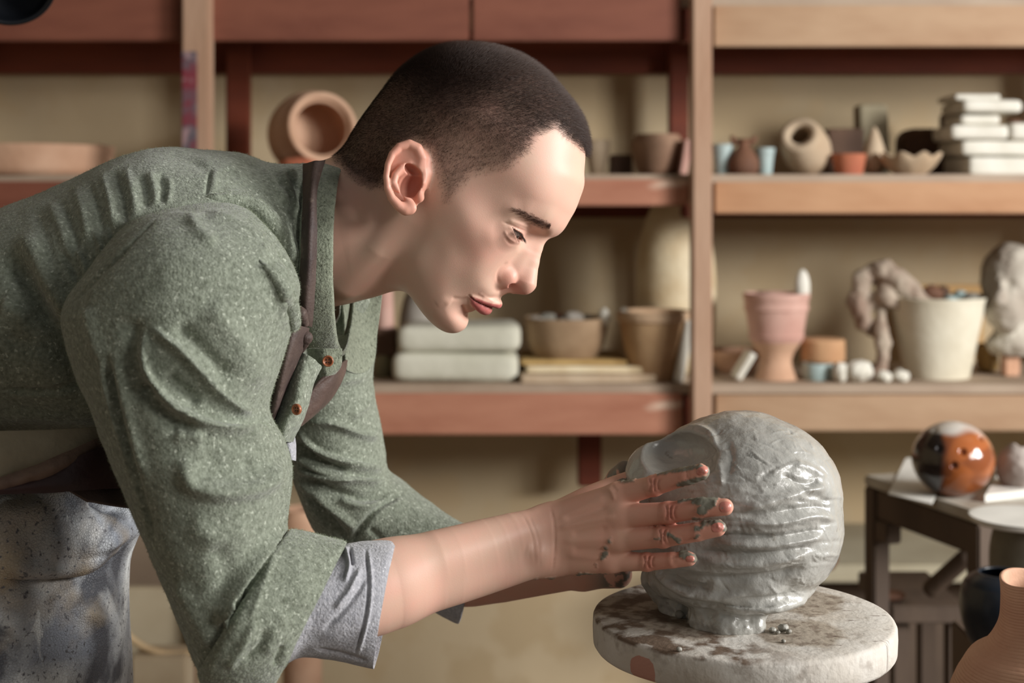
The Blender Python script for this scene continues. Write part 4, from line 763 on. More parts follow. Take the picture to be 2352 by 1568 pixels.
# eyes and lashes
def eye(s):
    bm = bmesh.new(); bmesh.ops.create_uvsphere(bm, u_segments=48, v_segments=32, radius=ER*.001); me = bpy.data.meshes.new('eye'); bm.to_mesh(me); bm.free()
    for p_ in me.polygons: p_.use_smooth = True
    o = bpy.data.objects.new('eye', me); C.objects.link(o); c = from_head((EC[0], EC[1], EC[2]*s)); o.location = c
    g = HF*math.cos(math.radians(24))-HU*math.sin(math.radians(24)); cc = me.color_attributes.new('Col', 'FLOAT_COLOR', 'POINT')
    for i, v in enumerate(me.vertices):
        a = math.degrees(math.acos(max(-1, min(1, Vector(v.co).normalized().dot(Vector(g)))))); cc.data[i].color = rgb((12, 8, 6)) if a < 10 else (rgb((44, 30, 22)) if a < 29 else rgb((170, 150, 140)))
    me.materials.append(EYEM); sub_to(person, o)
EYEM = M('eye_surface', (200, 190, 180), rough=.12); _a = EYEM.node_tree.nodes.new('ShaderNodeVertexColor'); _a.layer_name = 'Col'; EYEM.node_tree.links.new(_a.outputs['Color'], EYEM.node_tree.nodes['Principled BSDF'].inputs['Base Color'])
eye(1); eye(-1)
lr, lt, lb = [], [], []
for i in range(170):
    az = rs.uniform(-10.5, 13); R_ = ER+1.7
    if az < 11: e = math.radians(12-.10*az*az); zz = az+2; cr = math.sqrt(max(R_*R_-zz*zz, 1)); c = EC+np.array([cr*math.cos(e), cr*math.sin(e)-.3+.24*max(zz, 0), zz])
    else: k_ = (az-11)/4; c = np.array([64-8*k_, -.2+2.2*k_, 42.2+3.6*k_])
    lat = np.clip((az-2)/12, 0, 1); d = np.array([.80-.30*lat, -.52-.22*lat, .10+.28*lat+rs.uniform(-.12, .12)]); d /= np.linalg.norm(d); L0 = rs.uniform(4.5, 7.5)*(1 if az > -7 else .6)
    lr.append(c); lt.append(c+d*L0+np.array([.8, 1.2, 0])); lb.append(np.array([.2, -.7, 0]))
lr, lt, lb = np.array(lr), np.array(lt), np.array(lb)
for z in (1, -1):
    mz = np.array([1, 1, z]); V_, F_ = strands(from_head(lr*mz), from_head(lt*mz), (lb*mz)@HB*.001, np.full(len(lr), .000085)); sub_to(person, mesh_obj('eyelashes', V_, F_, hairm))
# finger nails: thin curved plates
bvn = BVHTree.FromPolygons([Vector(v) for v in NV], [tuple(f) for f in NF.tolist()])
nailm = M('nail', (204, 132, 118), (186, 118, 104), scale=160, rough=.3, c3=(140, 132, 118), s3=500, t3=.60)
for cx, cy, ang, a, b in [(1613, 1081, -16, 15, 10.5), (1666, 1164, -4, 16, 14), (1648, 1211, -9, 16, 12), (1585, 1283, -3, 11, 8)]:
    ca_, sa_ = math.cos(math.radians(ang)), math.sin(math.radians(ang)); g = 14; Vn, idx = [], {}
    for i in range(g+1):
        for j in range(g+1):
            u_, v_ = 2*i/g-1, 2*j/g-1; uu = u_*math.sqrt(1-v_*v_/2); vv = v_*math.sqrt(1-u_*u_/2)
            px, py = cx+ca_*uu*a-sa_*vv*b, cy+sa_*uu*a+ca_*vv*b; d = Vector(P(px, py, 1.0))-EYE; d.normalize(); h = bvn.ray_cast(EYE, d)
            pt = np.array(h[0]) if h[0] else P(px, py, 1.06); rr = max(abs(u_), abs(v_)); Vn.append(pt+np.array([0, -1, 0])*(.0002*(1-rr**6)+.00012)*(1 if rr < .99 else -1)); idx[i, j] = len(Vn)-1
    Fn = np.array([[idx[i, j], idx[i+1, j], idx[i+1, j+1], idx[i, j+1]] for i in range(g) for j in range(g)])
    sub_to(person, mesh_obj('nail', np.array(Vn), Fn, nailm))

# ================================================================== clothes: lofts through traced cross-sections
def loft(secs, nu, nv, ex=1.0, dirs=None, close=True, flat=1.0):
    """secs: (ax, ay, bx, by, Y, ry[, Ya, Yb]) edges of the outline seen from the front and half depth; -> V grid (nu rows, nv around)"""
    S = []
    for s in secs:
        ya = s[6] if len(s) > 6 else s[4]; yb = s[7] if len(s) > 7 else s[4]
        S.append(np.r_[P(s[0], s[1], ya), P(s[2], s[3], yb), s[5]])
    S = catmull(S, nu); A, B, ry = S[:, :3], S[:, 3:6], S[:, 6]; c = (A+B)/2; h = (A-B)/2
    th = np.linspace(0, 2*np.pi, nv, endpoint=False)+np.pi/2
    ct = np.cos(th); st = np.sin(th); e = 2.0/(2.0*flat)
    cx = np.sign(ct)*np.abs(ct)**e; sx = np.sign(st)*np.abs(st)**e
    d = np.array([0, 1.0, 0]); V = c[:, None]+h[:, None]*cx[None, :, None]+d*ry[:, None, None]*sx[None, :, None]
    V = V.reshape(-1, 3); i = np.arange(nu-1)[:, None]*nv; j = np.arange(nv)[None]; j2 = (j+1) % nv
    F = np.stack([i+j, i+nv+j, i+nv+j2, i+j2], -1).reshape(-1, 4)
    c0 = V.reshape(nu, nv, 3).mean(1); N = normals(V, F)
    out = V.reshape(nu, nv, 3)-c0[:, None]
    if (N.reshape(nu, nv, 3)*out).sum() < 0: F = F[:, ::-1].copy(); N = -N
    return V, F, N
def solid(o, t, off=-1.0):
    m = o.modifiers.new('thickness', 'SOLIDIFY'); m.thickness = t; m.offset = off; return o
def cloth_noise(V, N, a1=.0012, s1=28, a2=.0006, s2=75, seed=1):
    return V+N*((vnoise(V, s1, seed)-.5)*2*a1+(vnoise(V, s2, seed+1)-.5)*2*a2)[:, None]
def flannel(name, base, dark, fleck, sc=1.0, grey=False):
    m = M(name, dark, base, scale=300, rough=.95, sheen=.3, spec=.10, c3=fleck, s3=330 if not grey else 600, t3=.60 if not grey else .60, bump=.0012, bscale=520, contrast=(.30, .70), bdetail=6)
    return m
shirtm = flannel('green_flannel', (142, 149, 134), (102, 108, 94), (174, 180, 165))
greym = flannel('grey_melange', (176, 176, 181), (150, 151, 157), (198, 198, 203), grey=True)
leather = M('dark_leather', (58, 46, 44), (82, 68, 62), scale=30, rough=.62, bump=.0006, bscale=420, spec=.3, c3=(98, 84, 76), s3=90, t3=.62)
def fuzz(V, F, N, n, L0=.0018, seed=2, frame=True):
    """short wool fibres standing off the cloth that faces the room"""
    r = np.random.RandomState(seed); t = F[:, :3]; A = V[t[:, 1]]-V[t[:, 0]]; B = V[t[:, 2]]-V[t[:, 0]]; nn = np.cross(A, B); ar = np.linalg.norm(nn, axis=1); nn /= ar[:, None]+1e-12
    x, y = proj(V[t[:, 0]]); ok = (x > -30) & (x < 2400) & (y < 1600) & (nn[:, 1] < .35); w_ = ar*ok; p = r.choice(len(F), n, p=w_/w_.sum()); u = r.rand(n, 1); v = r.rand(n, 1)
    rt = V[t[p, 0]]+A[p]*u+B[p]*v; d = nn[p]*.6+r.randn(n, 3)*.6; d /= np.linalg.norm(d, axis=1)[:, None]; l = L0*(.4+r.rand(n)*.9)
    ax = d*l[:, None]; s = np.cross(d, r.randn(n, 3)); s /= np.linalg.norm(s, axis=1)[:, None]+1e-9; s *= .00011
    VV = np.stack([rt-s, rt+s, rt+ax], 1).reshape(-1, 3); return VV, np.arange(3*n).reshape(-1, 3)
fuzzm = M('wool_fibre', (152, 160, 138), rough=.95, spec=.1)
SH = []
# --- torso
T = [(-470, 700, -460, 1060, 1.19, .06), (-450, 630, -430, 1120, 1.19, .140), (-200, 560, -190, 1090, 1.19, .152), (0, 487, 0, 1022, 1.19, .158), (120, 440, 150, 1012, 1.185, .160), (240, 385, 285, 1010, 1.18, .162), (320, 352, 390, 1010, 1.18, .164), (400, 339, 480, 1015, 1.18, .168), (480, 347, 560, 1020, 1.185, .170), (555, 350, 622, 1015, 1.19, .160),
     (620, 372, 680, 965, 1.192, .132), (680, 374, 712, 872, 1.192, .100), (720, 378, 738, 800, 1.192, .082), (765, 392, 772, 735, 1.192, .068)]
V, F, N = loft(T, 330, 330); V = cloth_noise(V, N, .0022, 20, .0008, 60, 3); N = normals(V, F)
st = [([(55, 520), (90, 620), (150, 720), (200, 800)], 30, 6), ([(20, 560), (60, 660), (140, 800), (210, 930)], 34, -14), ([(150, 700), (200, 800), (250, 920)], 40, -10)]
for a, b, w_, am in [((175, 450), (205, 560), 11, 3.0), ((205, 440), (238, 545), 10, -3.2), ((118, 490), (165, 600), 12, 3.2), ((140, 480), (180, 590), 10, -3), ((240, 425), (262, 525), 10, 3.4), ((268, 420), (290, 520), 9, -3.4), ((295, 415), (312, 500), 9, 2.8), ((180, 600), (200, 640), 7, 2.4), ((85, 505), (120, 620), 11, -2.6),
                     ((330, 430), (336, 480), 8, -3.0), ((350, 425), (358, 475), 8, 2.6), ((375, 430), (372, 468), 7, -2.4), ((395, 440), (384, 470), 6, 1.8), ((222, 560), (232, 590), 6, 2.2), ((255, 545), (258, 575), 6, -2.2), ((150, 610), (178, 650), 8, -2.6)]:
    a = (a[0]-8, a[1]-34); st.append(([a, ((a[0]+b[0])/2+5, (a[1]+b[1])/2), b], w_*1.1, am*.85))
st += [([(487, 455), (560, 470), (610, 505), (655, 560), (690, 630), (698, 700)], 7, -3), ([(500, 440), (575, 462), (630, 505), (670, 560), (697, 620)], 14, 3.4), ([(485, 385), (478, 420), (474, 452)], 4, -2.2), ([(497, 385), (490, 440)], 9, 1.2),
       ([(400, 345), (450, 355), (490, 380)], 10, 2.2), ([(385, 352), (440, 372), (485, 400)], 9, -1.8), ([(560, 355), (600, 375), (640, 430), (668, 480)], 9, 2.4), ([(585, 352), (625, 395), (650, 440)], 8, -2.2), ([(520, 385), (548, 410)], 5, -1.4), ([(640, 380), (665, 430), (690, 500)], 8, 2.4), ([(655, 378), (683, 440)], 6, -2.2),
       ([(668, 640), (676, 700), (668, 760)], 5, 2.4), ([(680, 620), (690, 690), (684, 750)], 4, 2), ([(675, 640), (683, 720)], 3, -2), ([(0, 893), (120, 897), (230, 890)], 5, -3.5), ([(0, 905), (130, 908), (230, 905)], 7, 2), ([(0, 780), (100, 800), (180, 850)], 30, -4), ([(0, 700), (70, 720)], 30, 4), ([(0, 950), (140, 960), (230, 950)], 16, 3)]
V = sculpt(V, N, st); N = normals(V, F)
shirt = mesh_obj('shirt', V, F, shirtm); sub_to(person, shirt); solid(shirt, .0016); SH.append((V, F, N, 26000))
# --- near sleeve (upper arm): from the seam at the shoulder to the elbow
A_S = [(395, 470, 520, 462, 1.08, .020), (300, 515, 575, 485, 1.055, .062), (222, 610, 640, 560, 1.035, .082), (160, 700, 686, 655, 1.025, .086), (160, 765, 668, 760, 1.02, .084), (184, 845, 640, 850, 1.018, .080), (222, 935, 616, 945, 1.018, .076), (262, 1040, 650, 1020, 1.018, .076), (302, 1140, 668, 1090, 1.018, .074),
       (345, 1240, 655, 1215, 1.018, .070), (383, 1330, 668, 1300, 1.018, .066), (420, 1415, 670, 1420, 1.018, .060), (455, 1500, 640, 1530, 1.018, .050), (480, 1560, 600, 1590, 1.018, .030), (520, 1600, 560, 1602, 1.018, .004)]
V, F, N = loft(A_S, 360, 320); V = cloth_noise(V, N, .0018, 22, .0008, 70, 8); N = normals(V, F)
st = [ # the big diagonal drapes towards the inner elbow
 ([(330, 745), (345, 850), (400, 920), (480, 965), (560, 982), (640, 975)], 17, 9, 's'), ([(345, 745), (420, 800), (480, 870), (540, 925), (600, 950)], 13, 7, 's'), ([(325, 870), (380, 950), (450, 990)], 22, -5), ([(400, 740), (470, 810), (540, 880)], 22, -5), ([(380, 860), (460, 930)], 16, -4.5),
 ([(470, 690), (560, 800), (610, 900)], 34, 4), ([(420, 1040), (440, 1110), (520, 1130), (610, 1110), (655, 1050)], 22, 7), ([(470, 1035), (520, 1075), (590, 1060)], 30, -3), ([(400, 990), (470, 1010)], 20, 4), ([(600, 960), (640, 980), (650, 1010)], 10, 5), ([(560, 1000), (630, 1030)], 16, 3),
 ([(240, 800), (270, 950), (310, 1100), (360, 1260)], 9, -4.5), ([(225, 800), (255, 930), (300, 1080), (345, 1230)], 8, 3.0), ([(262, 800), (292, 940), (340, 1110)], 12, 3.0), ([(300, 720), (310, 820), (335, 930)], 26, -5), ([(200, 700), (210, 760), (235, 830)], 16, 3),
 ([(655, 1190), (600, 1270), (555, 1340), (520, 1400), (500, 1450)], 12, 8, 's'), ([(640, 1235), (600, 1310), (570, 1380), (545, 1440)], 6, 4), ([(600, 1290), (575, 1345), (555, 1410)], 6, -7), ([(530, 1370), (520, 1420), (530, 1460)], 7, 6), ([(545, 1390), (538, 1430), (520, 1470)], 5, -6), ([(480, 1250), (520, 1300), (500, 1400)], 30, -2.5), ([(430, 1200), (500, 1240), (580, 1210)], 30, 2.2), ([(400, 1330), (450, 1420), (490, 1490)], 20, 3),
 ([(480, 460), (560, 478), (610, 520), (650, 580), (672, 640)], 9, -6), ([(470, 480), (540, 500), (590, 545), (625, 600)], 18, 3.5), ([(590, 600), (630, 650), (655, 720), (650, 760)], 8, 5, 's'), ([(610, 600), (655, 680), (662, 740)], 9, -5), ([(640, 600), (680, 680), (682, 730)], 8, 4),
 ([(440, 470), (450, 520), (500, 560)], 16, 2.5), ([(300, 560), (240, 620), (175, 690)], 6, -2), ([(380, 480), (300, 560), (215, 645), (152, 712)], 3, -1.6)]
st = [(s_[0], s_[1], s_[2]*1.12)+tuple(s_[3:]) for s_ in st]; V = sculpt(V, N, st); N = normals(V, F)
sleeve = mesh_obj('sleeve', V, F, shirtm); sub_to(person, sleeve); SH.append((V, F, N, 30000))
# --- near turned-up cuff, green, then the grey inner layer
def tube_cuff(name, secs, mat, strokes, nu=120, nv=260, th=.0022, fz=0, seed=0, amp=.0012):
    V, F, N = loft(secs, nu, nv); V = cloth_noise(V, N, amp, 30, .0005, 90, 20+seed); N = normals(V, F); V = sculpt(V, N, strokes); N = normals(V, F)
    o = mesh_obj(name, V, F, mat); sub_to(person, o); solid(o, th)
    if fz: SH.append((V, F, N, fz))
    return o
tube_cuff('cuff', [(660, 1222, 462, 1532, 1.018, .066), (672, 1222, 480, 1562, 1.018, .071), (710, 1230, 530, 1585, 1.022, .070), (750, 1240, 580, 1590, 1.028, .067), (782, 1246, 618, 1582, 1.034, .064), (794, 1252, 632, 1572, 1.036, .061)], shirtm,
          [([(792, 1255), (790, 1320), (765, 1380), (710, 1480), (640, 1560)], 7, -1.2), ([(600, 1500), (640, 1450), (650, 1400)], 18, 2), ([(560, 1520), (600, 1480), (610, 1440)], 10, -2.5), ([(630, 1530), (650, 1480)], 8, -2.5), ([(520, 1540), (560, 1480), (590, 1420)], 12, 2.5), ([(640, 1240), (610, 1330), (570, 1430)], 10, 2), ([(700, 1300), (680, 1400)], 30, 1.5), ([(700, 1480), (650, 1540)], 10, 2)], fz=9000, seed=1)
tube_cuff('inner_cuff', [(770, 1262, 668, 1512, 1.040, .052), (800, 1252, 700, 1500, 1.044, .052), (850, 1246, 770, 1506, 1.050, .053), (895, 1243, 835, 1522, 1.056, .053), (909, 1248, 862, 1527, 1.058, .052)], greym,
          [([(838, 1250), (846, 1340), (838, 1420), (812, 1510)], 3, -1.8), ([(845, 1250), (853, 1340), (845, 1420), (820, 1512)], 4, 1.5), ([(792, 1252), (802, 1300), (790, 1340)], 5, 3), ([(803, 1255), (810, 1300)], 4, -3), ([(830, 1300), (800, 1360), (765, 1400)], 7, 2.5), ([(845, 1320), (800, 1390), (740, 1450)], 7, -2.2), ([(720, 1490), (780, 1500), (850, 1520)], 5, -2)], fz=0, seed=3)
# --- far sleeve
B_S = [(735, 548, 755, 548, 1.26, .004), (680, 562, 812, 560, 1.275, .040), (640, 600, 850, 600, 1.30, .060), (650, 680, 872, 672, 1.315, .068), (640, 780, 866, 775, 1.325, .066), (636, 880, 858, 870, 1.335, .064), (645, 980, 874, 970, 1.345, .062), (664, 1060, 884, 1040, 1.350, .062), (685, 1130, 893, 1085, 1.353, .062), (725, 1215, 925, 1110, 1.353, .060), (790, 1290, 960, 1135, 1.350, .056), (870, 1350, 1010, 1172, 1.342, .050), (940, 1385, 1050, 1196, 1.335, .045), (1000, 1392, 1085, 1212, 1.328, .042)]
V, F, N = loft(B_S, 300, 260); V = cloth_noise(V, N, .0018, 24, .0008, 70, 31); N = normals(V, F)
st = [([(700, 965), (760, 965), (820, 990), (880, 1002)], 9, 7, 's'), ([(680, 985), (740, 1035), (830, 1065), (890, 1075)], 12, 8, 's'), ([(676, 1005), (740, 1060), (800, 1080)], 12, -7), ([(675, 1040), (740, 1080), (810, 1095)], 9, 6), ([(672, 1065), (740, 1090), (820, 1097), (905, 1110)], 10, 7, 's'), ([(690, 1090), (770, 1130), (840, 1145), (900, 1130)], 14, -7), ([(675, 1085), (740, 1150), (790, 1190), (820, 1220)], 10, 6), ([(700, 1130), (760, 1200), (800, 1250)], 14, -7), ([(775, 1140), (830, 1160), (880, 1150)], 10, 4),
      ([(930, 1130), (870, 1165), (830, 1210), (800, 1260)], 7, -5), ([(845, 1210), (890, 1250)], 9, -2.5), ([(800, 960), (840, 930), (850, 900)], 10, 3), ([(720, 880), (800, 870), (850, 860)], 12, 3), ([(760, 700), (790, 800), (780, 880)], 14, -5), ([(862, 985), (872, 985)], 6, 3)]
V = sculpt(V, N, st); N = normals(V, F)
fs = mesh_obj('sleeve', V, F, shirtm); sub_to(person, fs); SH.append((V, F, N, 9000))
tube_cuff('inner_cuff', [(990, 1398, 1062, 1212, 1.330, .036), (1015, 1412, 1078, 1210, 1.322, .037), (1050, 1430, 1090, 1213, 1.314, .036), (1058, 1424, 1096, 1232, 1.312, .034)], greym, [([(1000, 1225), (1040, 1215), (1080, 1212)], 5, -1.5), ([(1045, 1400), (1052, 1428)], 4, -1)], seed=5)
# --- collar: band round the neck, with its far wing, stand, buttons and placket
V, F, N = loft([(722, 376, 718, 760, 1.192, .080), (726, 374, 720, 812, 1.190, .088), (745, 372, 738, 822, 1.188, .090), (775, 371, 770, 820, 1.188, .089), (790, 371, 789, 815, 1.188, .087), (795, 373, 793, 806, 1.188, .084)], 40, 300)
V = cloth_noise(V, N, .0006, 30, .0004, 120, 41)
collm = flannel('collar_flannel', (138, 144, 126), (112, 118, 102), (84, 88, 74))
co = mesh_obj('collar', V, F, collm); sub_to(person, co); solid(co, .0022); SH.append((V, F, normals(V, F), 4000))
def sheet(name, pts, mat, th=.002, parent=None, sub=6, bulge=0.0, strokes=None, label=None, nz=.0006, seed=0):
    """pts: grid of (px, py, Y) rows -> smooth thick sheet"""
    G = np.array([[P(*q) for q in row] for row in pts]); n0, m0 = G.shape[:2]
    R_ = np.stack([catmull(G[i], m0*sub) for i in range(n0)]); R_ = np.stack([catmull(R_[:, j], n0*sub) for j in range(m0*sub)], 1)
    a, b = R_.shape[:2]; i = np.arange(a-1)[:, None]*b; j = np.arange(b-1)[None]; F = np.stack([i+j, i+b+j, i+b+j+1, i+j+1], -1).reshape(-1, 4); V = R_.reshape(-1, 3); N = normals(V, F)
    if N[:, 1].mean() > 0: F = F[:, ::-1].copy(); N = -N
    V = cloth_noise(V, N, nz, 40, nz*.6, 150, 50+seed)
    if strokes: V = sculpt(V, N, strokes)
    o = mesh_obj(name, V, F, mat, label=label); sub_to(parent or person, o); solid(o, th, 0); return o
sheet('collar_wing', [[(780, 640, 1.26), (835, 640, 1.285), (875, 640, 1.30)], [(785, 690, 1.25), (835, 680, 1.28), (878, 668, 1.29)], [(790, 760, 1.235), (830, 760, 1.27), (866, 760, 1.285)], [(792, 810, 1.22), (826, 825, 1.25), (858, 830, 1.27)], [(794, 850, 1.215), (815, 858, 1.235), (836, 856, 1.25)]], collm, sub=12)
sheet('collar_stand', [[(708, 800, 1.125), (740, 800, 1.115), (785, 800, 1.120)], [(712, 835, 1.125), (742, 842, 1.113), (783, 838, 1.120)], [(722, 856, 1.127), (748, 862, 1.116), (768, 857, 1.122)]], collm, sub=10)
sheet('placket', [[(668, 800, 1.105), (705, 815, 1.085), (735, 840, 1.100)], [(655, 860, 1.100), (690, 870, 1.078), (716, 880, 1.098)], [(636, 920, 1.095), (676, 930, 1.072), (705, 925, 1.095)], [(622, 970, 1.095), (655, 975, 1.070), (690, 970, 1.095)], [(620, 1000, 1.10), (645, 1012, 1.078), (668, 1012, 1.10)]], shirtm, th=.004, sub=14, nz=.0012)
sheet('undershirt', [[(628, 985, 1.11), (655, 1000, 1.10), (672, 990, 1.11)], [(640, 1020, 1.11), (662, 1025, 1.098), (677, 1020, 1.11)], [(655, 1045, 1.11), (668, 1055, 1.10), (677, 1058, 1.11)]], greym, th=.002, sub=8, strokes=[([(668, 990), (672, 1020), (674, 1055)], 2, -.8)])
# --- leather apron: neck strap, bib, tab, waist tie and skirt
sheet('neck_strap', [[(700, 378, 1.150), (722, 372, 1.120), (745, 368, 1.130)], [(699, 440, 1.118), (714, 440, 1.102), (726, 440, 1.106)], [(697, 520, 1.098), (711, 520, 1.088), (725, 520, 1.094)], [(694, 600, 1.096), (708, 600, 1.084), (723, 600, 1.092)], [(686, 680, 1.102), (702, 680, 1.088), (720, 680, 1.096)], [(684, 715, 1.106), (700, 720, 1.092), (716, 725, 1.100)], [(688, 740, 1.11), (702, 745, 1.10), (714, 750, 1.106)]], leather, th=.003, sub=12)
apron_bib = sheet('bib', [[(640, 742, 1.085), (672, 745, 1.060), (707, 752, 1.080)], [(632, 790, 1.085), (664, 790, 1.056), (697, 790, 1.080)], [(622, 850, 1.085), (650, 850, 1.054), (672, 850, 1.082)], [(612, 930, 1.09), (630, 935, 1.060), (645, 920, 1.085)], [(605, 985, 1.10), (615, 985, 1.075), (625, 980, 1.09)]], leather, th=.003, sub=14)
for c_, n_ in ((((674, 708, 1.086), (690, 720, 1.078), (698, 742, 1.084)), 0), (((690, 760, 1.082), (702, 775, 1.078), (690, 800, 1.084)), 1)):
    pts = [P(*q) for q in c_]
    Vb, Fb = sdf_mesh(lambda p, pts=pts: chain(p, pts, [.0042, .0052, .0040])+(vnoise(p, 300, 4)-.5)*.0016, np.min(pts, 0)-.012, np.max(pts, 0)+.012, .0012, k=4)
    sub_to(apron_bib, mesh_obj('strap_knot', Vb, Fb, leather))
sheet('bib', [[(752, 862, 1.155), (775, 840, 1.175), (796, 826, 1.20)], [(722, 888, 1.150), (760, 880, 1.165), (788, 860, 1.20)], [(702, 925, 1.148), (735, 925, 1.160), (768, 902, 1.19)], [(692, 955, 1.148), (712, 955, 1.158), (735, 938, 1.18)], [(684, 978, 1.15), (692, 974, 1.158), (702, 965, 1.17)]], M('brown_leather', (96, 78, 70), (70, 56, 52), scale=25, rough=.5, bump=.0005, bscale=300), th=.003, sub=12)
woodbtn = M('button_wood', (176, 112, 78), (140, 80, 52), scale=300, rough=.35)
def button(px, py, Y, tilt, rx=.0042):
    bm = bmesh.new(); rings = [(0, -.0002), (.55, -.0002), (.62, .0004), (.72, .0011), (.88, .0014), (1.0, .0008), (1.02, 0), (.98, -.0012), (0, -.0012)]; ns = 28; prev = None
    for r_, z_ in rings:
        row = [bm.verts.new((r_*rx*math.cos(2*math.pi*i/ns), r_*rx*math.sin(2*math.pi*i/ns), z_)) for i in range(ns)] if r_ > 0 else [bm.verts.new((0, 0, z_))]
        if prev:
            for i in range(ns):
                a = prev[i % len(prev)], prev[(i+1) % len(prev)], row[(i+1) % len(row)], row[i % len(row)]; a = list(dict.fromkeys(a))
                if len(a) > 2: bm.faces.new(a)
        prev = row
    bmesh.ops.recalc_face_normals(bm, faces=bm.faces); me = bpy.data.meshes.new('button'); bm.to_mesh(me); bm.free(); me.materials.append(woodbtn)
    for p_ in me.polygons: p_.use_smooth = True
    o = bpy.data.objects.new('button', me); C.objects.link(o); o.location = P(px, py, Y); o.rotation_euler = (math.pi/2, 0, 0)
    o.matrix_world = Matrix.Translation(Vector(P(px, py, Y))) @ Matrix.Rotation(tilt, 4, 'Z') @ Matrix.Rotation(math.radians(90), 4, 'X'); bpy.context.view_layer.update(); mw = o.matrix_world.copy(); sub_to(person, o); o.matrix_world = mw
    for sx, sy in ((1, 1), (1, -1), (-1, 1), (-1, -1)):
        bm = bmesh.new(); bmesh.ops.create_uvsphere(bm, u_segments=8, v_segments=6, radius=.00055); m2 = bpy.data.meshes.new('thread_hole'); bm.to_mesh(m2); bm.free(); m2.materials.append(leather)
        h = bpy.data.objects.new('thread_hole', m2); C.objects.link(h); h.parent = o; h.location = (sx*.0010, sy*.0010, -.0001)
button(753, 829, 1.1080, 0.05, .0044); button(681, 940, 1.0640, -0.55, .0042)
# apron skirt, painted leather, stiff
def apron_mat():
    m = bpy.data.materials.new('painted_leather'); m.use_nodes = True; nt = m.node_tree; N = nt.nodes; L = nt.links; b = N['Principled BSDF']; tc = N.new('ShaderNodeTexCoord')
    def noise(s, d=5, dist=0, sc=(1, 1, 1)):
        mp = N.new('ShaderNodeMapping'); mp.inputs['Scale'].default_value = sc; L.new(tc.outputs['Object'], mp.inputs[0])
        n = N.new('ShaderNodeTexNoise'); n.inputs['Scale'].default_value = s; n.inputs['Detail'].default_value = d; n.inputs['Distortion'].default_value = dist; L.new(mp.outputs[0], n.inputs['Vector']); return n.outputs['Fac']
    def rng_(f, a, b_): r = N.new('ShaderNodeMapRange'); r.inputs[1].default_value = a; r.inputs[2].default_value = b_; L.new(f, r.inputs[0]); return r.outputs[0]
    def mix(f, a, c):
        x = N.new('ShaderNodeMix'); x.data_type = 'RGBA'; L.new(f, x.inputs[0])
        for i, v in ((6, a), (7, c)):
            if isinstance(v, tuple): x.inputs[i].default_value = v
            else: L.new(v, x.inputs[i])
        return x.outputs[2]
    c = mix(rng_(noise(9, 6, .6), .40, .62), rgb((214, 216, 214)), rgb((136, 142, 152)))
    c = mix(rng_(noise(14, 8, .4), .56, .66), c, rgb((80, 82, 88))); c = mix(rng_(noise(7, 5, .4), .58, .70), c, rgb((170, 152, 122))); c = mix(rng_(noise(260, 8, .1), .58, .68), c, rgb((92, 92, 96))); c = mix(rng_(noise(30, 6, 1.2, (1, 1, .25)), .64, .68), c, rgb((214, 218, 218)))
    L.new(c, b.inputs['Base Color']); b.inputs['Roughness'].default_value = .6
    v = N.new('ShaderNodeTexVoronoi'); v.inputs['Scale'].default_value = 420; v.feature = 'DISTANCE_TO_EDGE'; L.new(tc.outputs['Object'], v.inputs['Vector']); bp = N.new('ShaderNodeBump'); bp.inputs['Distance'].default_value = .00035; L.new(rng_(v.outputs['Distance'], 0, .2), bp.inputs['Height']); L.new(bp.outputs[0], b.inputs['Normal']); return m
V, F, N = loft([(-420, 1080, 250, 1075, 1.18, .13), (-420, 1120, 300, 1110, 1.18, .135), (-410, 1160, 325, 1160, 1.18, .137), (-400, 1200, 333, 1205, 1.18, .138), (-400, 1230, 310, 1235, 1.18, .138), (-400, 1262, 296, 1262, 1.18, .136), (-400, 1290, 286, 1290, 1.18, .135), (-400, 1340, 282, 1335, 1.18, .134), (-400, 1450, 284, 1450, 1.18, .134), (-400, 1600, 292, 1600, 1.18, .136), (-400, 2100, 300, 2100, 1.18, .14), (-400, 2900, 300, 2900, 1.18, .15)], 420, 260)
N = normals(V, F); V = cloth_noise(V, N, .0025, 14, .0006, 50, 61); N = normals(V, F)
V = sculpt(V, N, [([(0, 1332), (100, 1330), (190, 1322), (240, 1290), (290, 1250)], 9, -9, 's'), ([(0, 1310), (110, 1308), (190, 1300), (250, 1262), (300, 1215)], 20, 6), ([(0, 1350), (150, 1350), (240, 1330)], 14, -3), ([(170, 1400), (250, 1430), (280, 1500)], 20, 3), ([(210, 1130), (260, 1160), (300, 1150)], 24, -10), ([(0, 1180), (100, 1170)], 30, 4)])
skirt = mesh_obj('apron_skirt', V, F, apron_mat(), label='stiff leather apron skirt caked with grey and white clay'); sub_to(person, skirt); solid(skirt, .003)
sheet('apron_skirt_fold', [[(150, 1122, 1.045), (230, 1115, 1.05), (320, 1105, 1.08)], [(200, 1150, 1.040), (262, 1160, 1.045), (322, 1170, 1.075)]], leather, th=.003, sub=8)
sheet('trousers', [[(-420, 985, 1.06), (-100, 990, 1.05), (60, 990, 1.05), (180, 985, 1.06), (240, 980, 1.075)], [(-420, 1060, 1.045), (-100, 1060, 1.036), (60, 1055, 1.036), (170, 1040, 1.046), (240, 1020, 1.07)], [(-420, 1130, 1.045), (-100, 1125, 1.034), (60, 1100, 1.036), (170, 1070, 1.046), (240, 1050, 1.07)]], M('cream_cloth', (168, 158, 136), (140, 128, 106), scale=20, rough=.9, bump=.0006, bscale=200), th=.003, sub=12, label='cream cloth showing under the shirt hem')
